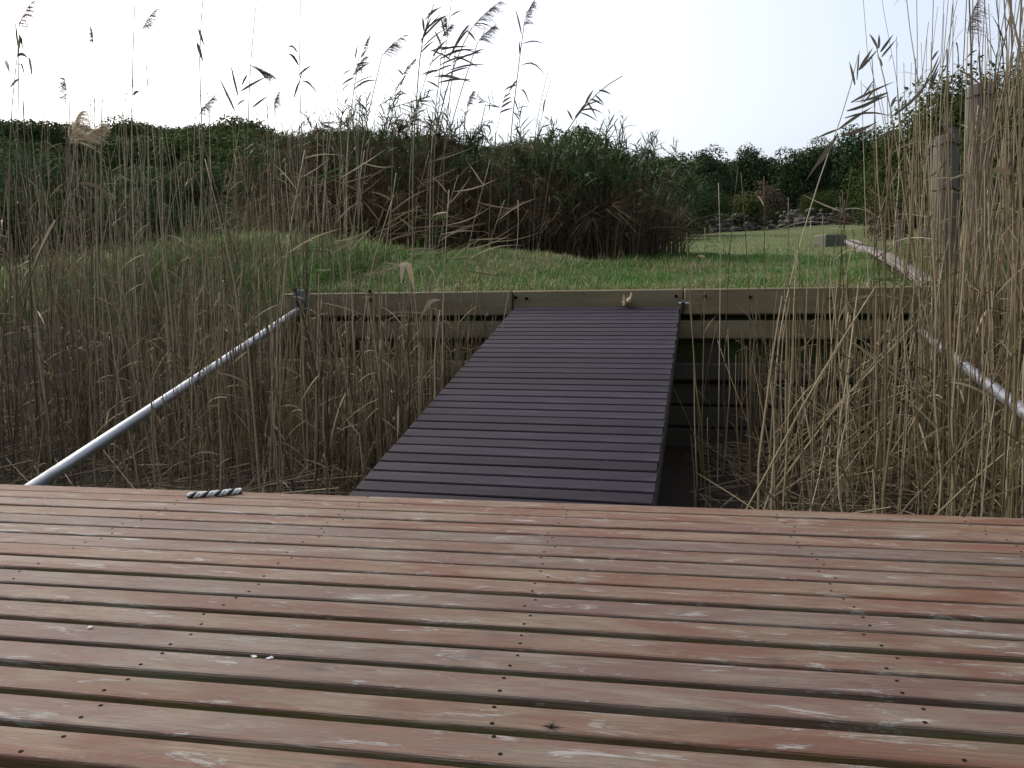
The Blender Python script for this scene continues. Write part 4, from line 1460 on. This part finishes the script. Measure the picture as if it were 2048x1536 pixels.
hero_reed('faint thin reed left of the tallest papyrus, bare', [(684, 300), (668, 130), (655, -20)], 6.5, 0.003)
hero_reed('diagonal bare reed crossing the straight ones over the papyrus', [(690, 330), (640, 190), (595, 105), (520, -20)], 6.0, 0.003, [W_(596, 105, -26, -4, 0.3)])
hero_reed('reed with a grey wispy plume beside a dark curled leaf', [(30, 560), (36, 250), (38, 60)], 4.8, 0.0042, [W_(36, 95, -6, -58, 0.0), W_(38, 130, 14, 36, 0.3)], (37, 55, 52, 2, 1, 0.45))
hero_reed('reed with dark shrivelled leaf curl and dangling scraps', [(18, 560), (20, 220), (40, 70)], 4.7, 0.0042, [W_(40, 72, -6, 30, -0.2), W_(40, 72, 6, 30, 0.2), W_(34, 112, 26, 10, 0.3), W_(58, 115, 8, 50, 0.1), W_(10, 120, 10, 28), W_(20, 175, 22, -18)], lw=0.018)
hero_reed('reed with a short grey one sided plume over the hill trees', [(146, 560), (140, 330), (139, 200)], 5.0, 0.0038, [], (131, 205, 139, 153, -1, 0.5))
hero_reed('reed with a slender dark plume tip high left', [(196, 560), (190, 250), (186, 88)], 5.3, 0.0035, [], (186, 90, 189, 50, -1, 0.25))
hero_reed('reed with a pale curved comb like plume', [(330, 560), (305, 250), (285, 62)], 5.6, 0.0032, [], (285, 60, 302, 17, 1, 0.45))
hero_reed('reed with a wispy plume just touching the hill skyline', [(405, 560), (402, 330), (398, 228)], 5.6, 0.0035, [], (398, 230, 418, 192, 1, 0.5))
hero_reed('reed with a small rusty brown seed head above the papyrus', [(556, 420), (552, 290), (549, 222)], 6.0, 0.0035, [], (549, 222, 548, 184, 1, 0.35))
hero_reed('reed carrying a thick fluffy buff plume before the hill trees', [(152, 640), (150, 400), (146, 270)], 4.9, 0.0042, [], (140, 290, 146, 222, 1, 0.7), pale=True)
hero_reed('reed carrying a spreading fluffy buff plume bent to the right', [(186, 640), (178, 400), (168, 275)], 5.0, 0.004, [], (160, 280, 196, 250, 1, 0.6), pale=True)
hero_reed('snapped reed with a blunt brown stub top before the sky', [(62, 620), (56, 400), (46, 200)], 4.8, 0.006)
hero_reed('thick reed ending in a pale pointed sheath at the skyline', [(206, 640), (202, 400), (204, 202)], 4.7, 0.0055, [W_(204, 206, 4, -12)])
hero_reed('reed sloping hard right with a drooping dark leaf over the bank', [(48, 570), (110, 440), (160, 366)], 4.3, 0.004, [W_(160, 366, 78, 46, 0.14), W_(110, 440, -44, 92, 0.02)], lw=0.02)
hero_reed('two way forked dry reed before the bank, leaning left', [(470, 560), (440, 440), (410, 318)], 4.6, 0.004)
# reeds of the right bed
hero_reed('leaning reed with purple grey flagging leaves before the wood', [(1560, 640), (1618, 420), (1672, 260), (1704, 185), (1716, 110)], 4.9, 0.0045,
          [W_(1702, 205, 88, -42, 0.02), W_(1694, 222, 76, -36, -0.06), W_(1690, 236, 98, -2, 0.08), W_(1678, 258, -52, 22, 0.02), W_(1678, 258, 70, -46, 0.02), W_(1672, 272, -62, 92, 0.0), W_(1676, 266, -40, 66, -0.05), W_(1684, 272, 74, -30, -0.04), W_(1710, 170, -12, -48, 0.05), W_(1714, 160, 5, -62, 0.08), W_(1718, 140, 28, -45, 0), W_(1722, 138, 36, -42, 0)], lw=0.017)
hero_reed('reed leaning left with long stiff leaves reaching right over sky', [(1850, 660), (1812, 420), (1786, 235), (1764, 130), (1752, 92)], 4.8, 0.0045,
          [W_(1784, 232, 92, -98, -0.08), W_(1756, 97, -18, -30), W_(1758, 96, 0, -28), W_(1761, 104, 26, -36, 0), W_(1763, 114, 30, -36, 0), W_(1782, 214, 12, -22), W_(1776, 185, -70, 20, -0.03), W_(1790, 260, -42, 20, 0), W_(1764, 132, -10, -22)], lw=0.016)
hero_reed('upright reed with a big purple brown plume over the slope', [(1926, 620), (1929, 300), (1935, 70)], 4.6, 0.0045, [W_(1918, 130, -12, -30, 0.5), W_(1930, 120, 26, -20)], (1935, 68, 1942, -2, 1, 0.5))
hero_reed('bare reed with a cut tip beside the steep slope shrubs', [(1866, 560), (1862, 300), (1862, 84)], 4.9, 0.0042, [W_(1862, 150, 18, -42, 0), W_(1860, 165, 22, -48, 0), W_(1858, 180, 20, -44, 0), W_(1864, 120, 14, -20)])
hero_reed('thin bare reed slanting up past the cut tipped reed', [(1874, 520), (1880, 200), (1898, -20)], 5.0, 0.0035)
hero_reed('short green leafy reed between the leaning ones and the slope', [(1845, 560), (1842, 300), (1838, 170)], 5.4, 0.003, [W_(1838, 172, -14, -14), W_(1838, 172, 12, -18), W_(1838, 190, 28, -60, -0.08), W_(1838, 170, -4, -20)], green=True)
hero_reed('slim reed with leaf whisps just right of the leaning purple leaved reed', [(1740, 640), (1730, 400), (1726, 250), (1722, 160)], 5.3, 0.003, [W_(1727, 190, 24, -34, 0), W_(1727, 205, 26, -30, 0), W_(1726, 215, 52, -24, 0.05), W_(1726, 280, 30, -34, 0)])
hero_reed('folded yellow reed arching over in front of the right pole', [(1832, 1000), (1868, 790), (1908, 650), (1928, 612), (1958, 598), (1990, 608), (2060, 640)], 3.5, 0.0042, lw=0.02)
hero_reed('stout yellow reed crossing the folded one before the right pole', [(1880, 1010), (1892, 820), (1906, 600), (1916, 400)], 3.6, 0.0045)
hero_reed('reed sloping from the deck edge up to the right pole', [(1640, 990), (1672, 860), (1760, 680), (1850, 560)], 3.5, 0.0035)
hero_reed('dark dead reed slanting high across the right reed bed', [(1760, 720), (1880, 560), (2048, 430)], 3.9, 0.0035, [W_(1880, 560, 60, -20)])
hero_reed('reed with a big bent dry leaf near the stout post', [(1990, 900), (1985, 600), (1975, 380)], 3.6, 0.0045, [W_(1975, 540, 95, 18, 0.2), W_(1980, 340, 70, 20, 0.06)], lw=0.022)
stub = [(1408, 640, 1410, 455), (1440, 640, 1437, 366), (1452, 640, 1476, 336), (1532, 640, 1528, 352), (1500, 650, 1482, 345), (1580, 640, 1577, 395), (1600, 660, 1596, 470), (1640, 660, 1690, 400), (1690, 640, 1680, 390), (1612, 640, 1622, 440)]
for k, (x0, y0, x1, y1) in enumerate(stub):
    hero_reed('bare broken reed stub standing before the wall and pasture right of the ramp', [(x0, y0), ((x0 + x1) / 2 + rng.normal() * 3, (y0 + y1) / 2), (x1, y1)], 4.3 + 0.1 * (k % 4), 0.0036, [W_(x1, y1 + 60, rng.uniform(-40, 40), rng.uniform(-30, 30), 0.1)] if k % 3 == 0 else [], group='bare reed stubs right of the ramp')
hero_reed('bent reed with pale hooked tip before the lawn left of the ramp', [(838, 800), (836, 640), (826, 560), (812, 530)], 4.2, 0.0036, [W_(812, 530, 18, 60, 0.3), W_(812, 530, -10, 40, 0.4)], lw=0.03)
hero_reed('bare reed standing tall at the top left corner of the ramp', [(1004, 640), (1030, 540), (1040, 440), (1036, 400)], 5.2, 0.0045)
hero_reed('reed with a curled pale leaf left of the ramp', [(870, 800), (868, 700), (880, 620)], 4.1, 0.0034, [W_(880, 600, -40, 40, 0.25), W_(876, 650, 30, 10, 0.3)], lw=0.024)

r3 = np.random.default_rng(404)
for k in range(13):
    x0 = [655, 690, 725, 760, 790, 820, 850, 885, 915, 945, 560, 610, 705][k]
    ty = [330, 300, 390, 345, 300, 410, 350, 380, 320, 400, 300, 340, 420][k]
    dx = r3.uniform(10, 75)
    py0 = 640
    lv = []
    for q in range(int(r3.integers(5, 9))):
        f = r3.uniform(0.3, 0.98)
        ly = py0 + (ty - py0) * f
        lx = x0 + dx * f ** 1.5
        lv.append(W_(lx, ly, r3.uniform(45, 120) * (1 if r3.uniform() < 0.8 else -0.5), r3.uniform(-60, 15), r3.uniform(-0.08, 0.10)))
    hero_reed('leafy dry reed with blades streaming sideways over the wall left of the ramp', [(x0, py0), (x0 + dx * 0.35, (py0 + ty) / 2), (x0 + dx, ty)], r3.uniform(4.6, 5.4), 0.0042, lv, group='leafy reeds left of the ramp', name='leafy_reed', green=(k % 6 == 5), lw=0.0075)
for k in range(12):
    x0 = [1650, 1700, 1745, 1785, 1820, 1870, 1905, 1950, 1985, 2015, 2035, 1730][k]
    ty = [430, 380, 330, 420, 260, 300, 210, 150, 240, 120, 330, 300][k]
    dx = r3.uniform(-25, 60)
    py0 = 700
    lv = []
    for q in range(int(r3.integers(4, 8))):
        f = r3.uniform(0.25, 0.98)
        ly = py0 + (ty - py0) * f
        lx = x0 + dx * f ** 1.5
        lv.append(W_(lx, ly, r3.uniform(40, 120) * (1 if r3.uniform() < 0.65 else -0.8), r3.uniform(-70, 30), r3.uniform(-0.08, 0.12)))
    hero_reed('leafy dry reed with slanting blades amid the dense bed right of the ramp', [(x0, py0), (x0 + dx * 0.35, (py0 + ty) / 2), (x0 + dx, ty)], r3.uniform(3.8, 4.9), 0.0042, lv, group='leafy reeds right of the ramp', name='leafy_reed', green=(k % 6 == 2), lw=0.0075)

# generic reeds: a handful of kinds, copied as individuals
R2 = np.random.default_rng(99)
kinds = []
for k in range(18):
    L = [0.75, 1.0, 1.25, 1.5, 1.8, 2.1][k % 6]
    P, Rr, lv = random_reed(R2, L, R2.uniform(0.0036, 0.0058), int(R2.integers(0, 4)), broken=(k % 4 == 1))
    stem = MB().tubes([P], Rr, 5, 0.2).mesh('stem', M['reed'])
    lms = [MB().ribbons([a], LEAFW * w, [s_], 0.2).mesh('leaf', M['leafdry']) for a, w, s_ in lv]
    kinds.append((L, stem, lms))


def in_ramp(x, y, m=0.06):
    u, s = us(x, y)
    return -hw - m < u < hw + m and s < 0.1


def spot_left(r2):
    while True:
        u = r2.uniform(-6.2, -hw - 0.1)
        s = r2.uniform(-2.75, -0.15) if u > U_END else r2.uniform(-2.75, 1.6)
        x, y = xy(u, s)
        if y < 2.78:
            continue
        # sparser near the water just beside the deck, where only litter lies
        near = (y - 2.78) / 1.3
        if r2.uniform() > min(1, 0.10 + near ** 1.6):
            continue
        if s < -1.6 and u > -3 and r2.uniform() > 0.6:
            continue
        return u, s, x, y


def spot_right(r2):
    while True:
        u = hw + 0.12 + 3.9 * r2.uniform() ** 0.8 if r2.uniform() < 0.72 else r2.uniform(1.75, 3.3)
        s = r2.uniform(-2.7, -0.12) if r2.uniform() < 0.85 or u < 2.0 else r2.uniform(0.25, 1.6)
        x, y = xy(u, s)
        if y < 2.78:
            continue
        if u < 1.7 and r2.uniform() > 0.36 + 0.4 * max(0, u - hw):
            continue
        return u, s, x, y


def hmax_left(u):
    return 0.98 + 0.34 * smoothstep(-1.4, -2.4, u) + 0.5 * smoothstep(-2.4, -4.0, u)


def hmax_right(u):
    return 0.95 + 0.35 * smoothstep(1.0, 1.8, u) + 1.15 * smoothstep(1.7, 2.4, u)


for k in range(236):
    left = k % 2 == 0
    u, s, x, y = (spot_left if left else spot_right)(R2)
    hm = float(hmax_left(u) if left else hmax_right(u)) * R2.uniform(0.6, 1.18)
    L, stem, lms = min((kinds[j] for j in R2.choice(len(kinds), 5, replace=False)), key=lambda q: abs(q[0] - hm))
    sc_ = hm / L
    z = ground_z(x, y)
    root = empty('dry_reed', (x, y, z), R2.uniform(0, 6.28))
    root.rotation_euler = (R2.normal() * 0.05, R2.normal() * 0.05, R2.uniform(0, 6.28))
    root.scale = (1, 1, sc_)
    if left:
        tag(root, 'dry tan reed stem standing in the crowded bed left of the ramp', 'reed', 'dry reeds left of the ramp')
    else:
        tag(root, 'dry tan reed stem standing in the crowded bed right of the ramp', 'reed', 'dry reeds right of the ramp')
    link('stem', stem, root)
    for lm in lms:
        link('leaf', lm, root)


def reed_bed(name, label, n, spot, hmax, seed, t0=0.1, t1=1.0):
    r2 = np.random.default_rng(seed)
    stems, rads, tints = [], [], []
    lp, lw_, ls, lt = [], [], [], []
    for k in range(n):
        u, s, x, y = spot(r2)
        hm = float(hmax(u))
        q = r2.uniform()
        lean = abs(r2.normal()) * 0.10
        if q < 0.42:
            L = hm * r2.uniform(0.25, 0.7)
            lean = abs(r2.normal()) * 0.28
        elif q < 0.93:
            L = hm * r2.uniform(0.65, 1.12)
        else:
            L = hm * r2.uniform(1.1, 1.5)
        P, Rr, lv = random_reed(r2, L, r2.uniform(0.0022, 0.0042) if r2.uniform() < 0.7 else r2.uniform(0.0045, 0.0066), int(r2.choice([0, 0, 1, 1, 2, 3])), lean=lean, broken=r2.uniform() < 0.16)
        o = np.array([x, y, ground_z(x, y)])
        stems.append(P + o)
        rads.append(Rr)
        tints.append(r2.uniform(0, 1))
        for a, w, s_ in lv:
            lp.append(a + o)
            lw_.append(LEAFW * w * 0.9)
            ls.append(s_)
            lt.append(r2.uniform(0, 1))
    root = MB().tubes(stems, np.array(rads), 4, t0 + np.array(tints) * (t1 - t0)).build(name, M['reed_mass'])
    tag(root, label, 'reed bed', kind='stuff')
    MB().ribbons(lp, np.array(lw_), np.array(ls), np.array(lt) * 0.95).build('leaves', M['leaf_mass'], root)['kind'] = 'stuff'


reed_bed('reed_bed', 'dense mass of dry tan reeds left of the ramp', 1500, spot_left, hmax_left, 201)
reed_bed('reed_bed', 'dense mass of dry tan reeds right of the ramp', 1450, spot_right, hmax_right, 202, 0.12, 1.0)

def spot_thatch(side):
    def f(r2):
        while True:
            if side < 0:
                u = -hw - 0.08 - 3.6 * r2.uniform() ** 1.1
            else:
                u = hw + 0.25 + 3.6 * r2.uniform() ** 0.8
            s = -0.12 - 1.9 * r2.uniform() ** 1.5
            x, y = xy(u, s)
            if y > 2.85:
                return u, s, x, y
    return f


def h_thatch(u):
    return 0.95 - 0.2 * (u > 0)


reed_bed('reed_thatch', 'tangled short dead reeds crowding the wall foot left of the ramp', 1050, spot_thatch(-1), h_thatch, 211, 0.0, 0.7)
reed_bed('reed_thatch', 'tangled short dead reeds crowding the wall foot right of the ramp', 260, spot_thatch(1), h_thatch, 212, 0.1, 0.8)

def spot_cross(r2):
    while True:
        u = hw + 0.2 + 2.2 * r2.uniform()
        s = r2.uniform(-2.6, -0.5)
        x, y = xy(u, s)
        if y > 3.0:
            return u, s, x, y


r2 = np.random.default_rng(213)
cs, cr, ct = [], [], []
for k in range(130):
    u, s_, x, y = spot_cross(r2)
    L = r2.uniform(0.6, 1.3)
    az = r2.choice([0.15, 3.0]) + r2.normal() * 0.35
    P = stem_path(r2, L, r2.uniform(0.45, 1.15), az, 0.03)
    P = P + np.array([x, y, ground_z(x, y)])
    uu, sq = us(P[:, 0], P[:, 1])
    if (uu < hw + 0.07).any() or (sq > -0.06).any() or (P[:, 1] < 2.76).any():
        continue
    cs.append(P)
    cr.append(np.linspace(1, 0.5, 6) * r2.uniform(0.003, 0.005))
    ct.append(r2.uniform(0.1, 0.75))
tag(MB().tubes(cs, np.array(cr), 4, np.array(ct)).build('leaning_reeds', M['reed_mass']), 'broken reeds leaning criss cross over the mud right of the ramp', 'reed bed', kind='stuff')

# fallen reeds and litter on the mud
r2 = np.random.default_rng(301)
P_, T_ = [], []
for k in range(2600):
    u, s = r2.uniform(-6.5, 4.5), r2.uniform(-2.9, -0.1)
    if -hw - 0.1 < u < hw + 0.1:
        continue
    x, y = xy(u, s)
    az = r2.normal() * 0.7 + (0 if r2.uniform() < 0.6 else 1.57)
    L = r2.uniform(0.25, 1.0)
    t = np.linspace(-0.5, 0.5, 5)
    xs_, ys_ = x + np.cos(az) * t * L, y + np.sin(az) * t * L
    uu, ss_ = us(xs_, ys_)
    zz = height(np.clip(uu, -8, 8), np.clip(ss_, -5, -0.05)) + r2.uniform(0.003, 0.05) + np.abs(r2.normal()) * 0.14 * (t + 0.5) * L
    pp = np.stack([xs_, ys_, zz], -1)
    if ss_.max() > -0.03 or ys_.min() < 2.74 or ((uu > -hw - 0.05) & (uu < hw + 0.05)).any():
        continue
    P_.append(pp)
    T_.append(r2.uniform(0, 0.6))
tag(MB().tubes(P_, np.linspace(0.0038, 0.0026, 5), 4, np.array(T_)).build('reed_litter', M['reed_mass']), 'fallen broken reeds lying over the dark mud by the deck', 'reed litter', kind='stuff')

# ------------------------------------------------------------------ small things
# rope lying over the far edge of the deck
rope = empty('rope_end', tuple(on_z(430, 986, 0.012)))
tag(rope, 'short twisted black and white rope end at the far deck edge', 'rope')
ra, rb = on_z(376, 991, 0.011), on_z(482, 981, 0.011)
rb = ra + (rb - ra) * 1.0
ctr = np.array(rope.location)
for name, mat, ph in (('strand', M['ropew'], 0.0), ('strand', M['ropew'], 2.09), ('strand', M['ropeb'], 4.19)):
    t = np.linspace(0, 1, 60)
    ax = unit(rb - ra)
    a1 = unit(np.cross(ax, [0, 0, 1]))
    a2 = np.cross(a1, ax)
    cpath = ra + np.outer(t, rb - ra) + np.outer(np.sin(t * 3.0) * 0.006, a1)
    an = t * 2 * np.pi * 4.2 + ph
    P = cpath + np.outer(np.cos(an) * 0.0055, a1) + np.outer(np.sin(an) * 0.0055, a2) - ctr
    MB().tubes([P], 0.0056, 8).build(name, mat, rope, True)


def crumpled(name, label, cat, p, size, mat, seed, lift=0.0, flat=0.5):
    r2 = np.random.default_rng(seed)
    n = 7
    g = np.linspace(-1, 1, n)
    A, B = np.meshgrid(g, g, indexing='ij')
    Z = r2.normal(size=(n, n)) * 0.22 + 0.35 * A * B
    V = np.stack([A * size * 0.5 + r2.normal(size=(n, n)) * size * 0.06, B * size * 0.35 + r2.normal(size=(n, n)) * size * 0.06, (Z - Z.min()) * size * flat], -1)
    ii = np.arange(n * n).reshape(n, n)
    mb = MB().add(V, np.stack([ii[:-1, :-1], ii[1:, :-1], ii[1:, 1:], ii[:-1, 1:]], -1).reshape(-1, 4))
    V2 = V.copy()
    V2[..., 2] += 0.0012
    o = mb.build(name, mat, None, False)
    o.location = (p[0], p[1], p[2] + lift)
    o.rotation_euler = (0, 0, r2.uniform(0, 6.28))
    tag(o, label, cat)
    return o


def mud_at(px, py):
    p = on_z(px, py, MUD_Z)
    return snap(p)


crumpled('plastic_film', 'crumpled pale plastic film caught in reeds below the left pole', 'litter', mud_at(452, 840), 0.13, M['foil'], 1, 0.06, 0.5)
crumpled('plastic_film', 'small upright scrap of plastic film near the left deck edge', 'litter', mud_at(256, 935), 0.09, M['foil'], 2, 0.03, 0.9)
crumpled('plastic_film', 'flattened whitish plastic scrap on mud between deck and left pole', 'litter', mud_at(302, 945), 0.10, M['foil'], 3, 0.02, 0.3)
crumpled('dry_leaf', 'crumpled yellow dry leaf at the top of the ramp', 'leaf', on_wall(1253, 612, -0.03), 0.085, M['leafdry'], 4, -0.002, 0.9)
# plastic bottle
bp = mud_at(205, 872)
bot = empty('plastic_bottle', (bp[0], bp[1], bp[2] + 0.045), 0.5)
tag(bot, 'ribbed clear plastic bottle half hidden behind the left pole', 'bottle')
xs_ = np.linspace(-0.09, 0.07, 17)
rr = 0.033 + 0.0035 * np.cos(np.arange(17) * np.pi)
rr[0] = 0.024
rr[-3:] = (0.026, 0.016, 0.012)
MB().tubes([np.stack([xs_, 0 * xs_, 0 * xs_], -1)], rr, 16).build('body', M['plastic'], bot, False)
MB().tubes([[(0.072, 0, 0), (0.09, 0, 0)]], 0.0135, 12).build('cap', M['ropeb'], bot)

# flakes on the deck
def flake(px, py, w, seed, label, name='paper_flake', mat='paper'):
    o = crumpled(name, label, 'flake', on_z(px, py, 0.002), w, M[mat], seed, 0.0, 0.12)
    return o


flake(180, 1254, 0.011, 11, 'tiny white flake on a plank at the left of the deck')
flake(508, 1313, 0.012, 12, 'curled white feather scrap in the gap between two deck planks')
flake(540, 1316, 0.013, 13, 'grey white feather scrap beside the curled one in the deck gap')
# black fibre tuft in the gap
tp = on_z(1103, 1458, -0.004)
r2 = np.random.default_rng(77)
n = 70
az = r2.uniform(0, 6.28, n)
el = r2.uniform(0.0, 1.2, n)
d0 = np.stack([np.cos(az) * np.cos(el), np.sin(az) * np.cos(el) * 0.7, np.sin(el)], -1)
t = np.linspace(0, 1, 4)
P = d0[:, None, :] * (r2.uniform(0.008, 0.026, n)[:, None] * t)[..., None]
P[..., 2] -= 0.008 * t ** 2
o = MB().ribbons(P, np.array([0.0016, 0.0014, 0.001, 0.0003]), r2.normal(size=(n, 3))).build('fibre_tuft', M['tar'])
o.location = tp
tag(o, 'small black tuft of fibre stuck in a gap of the deck', 'tuft')
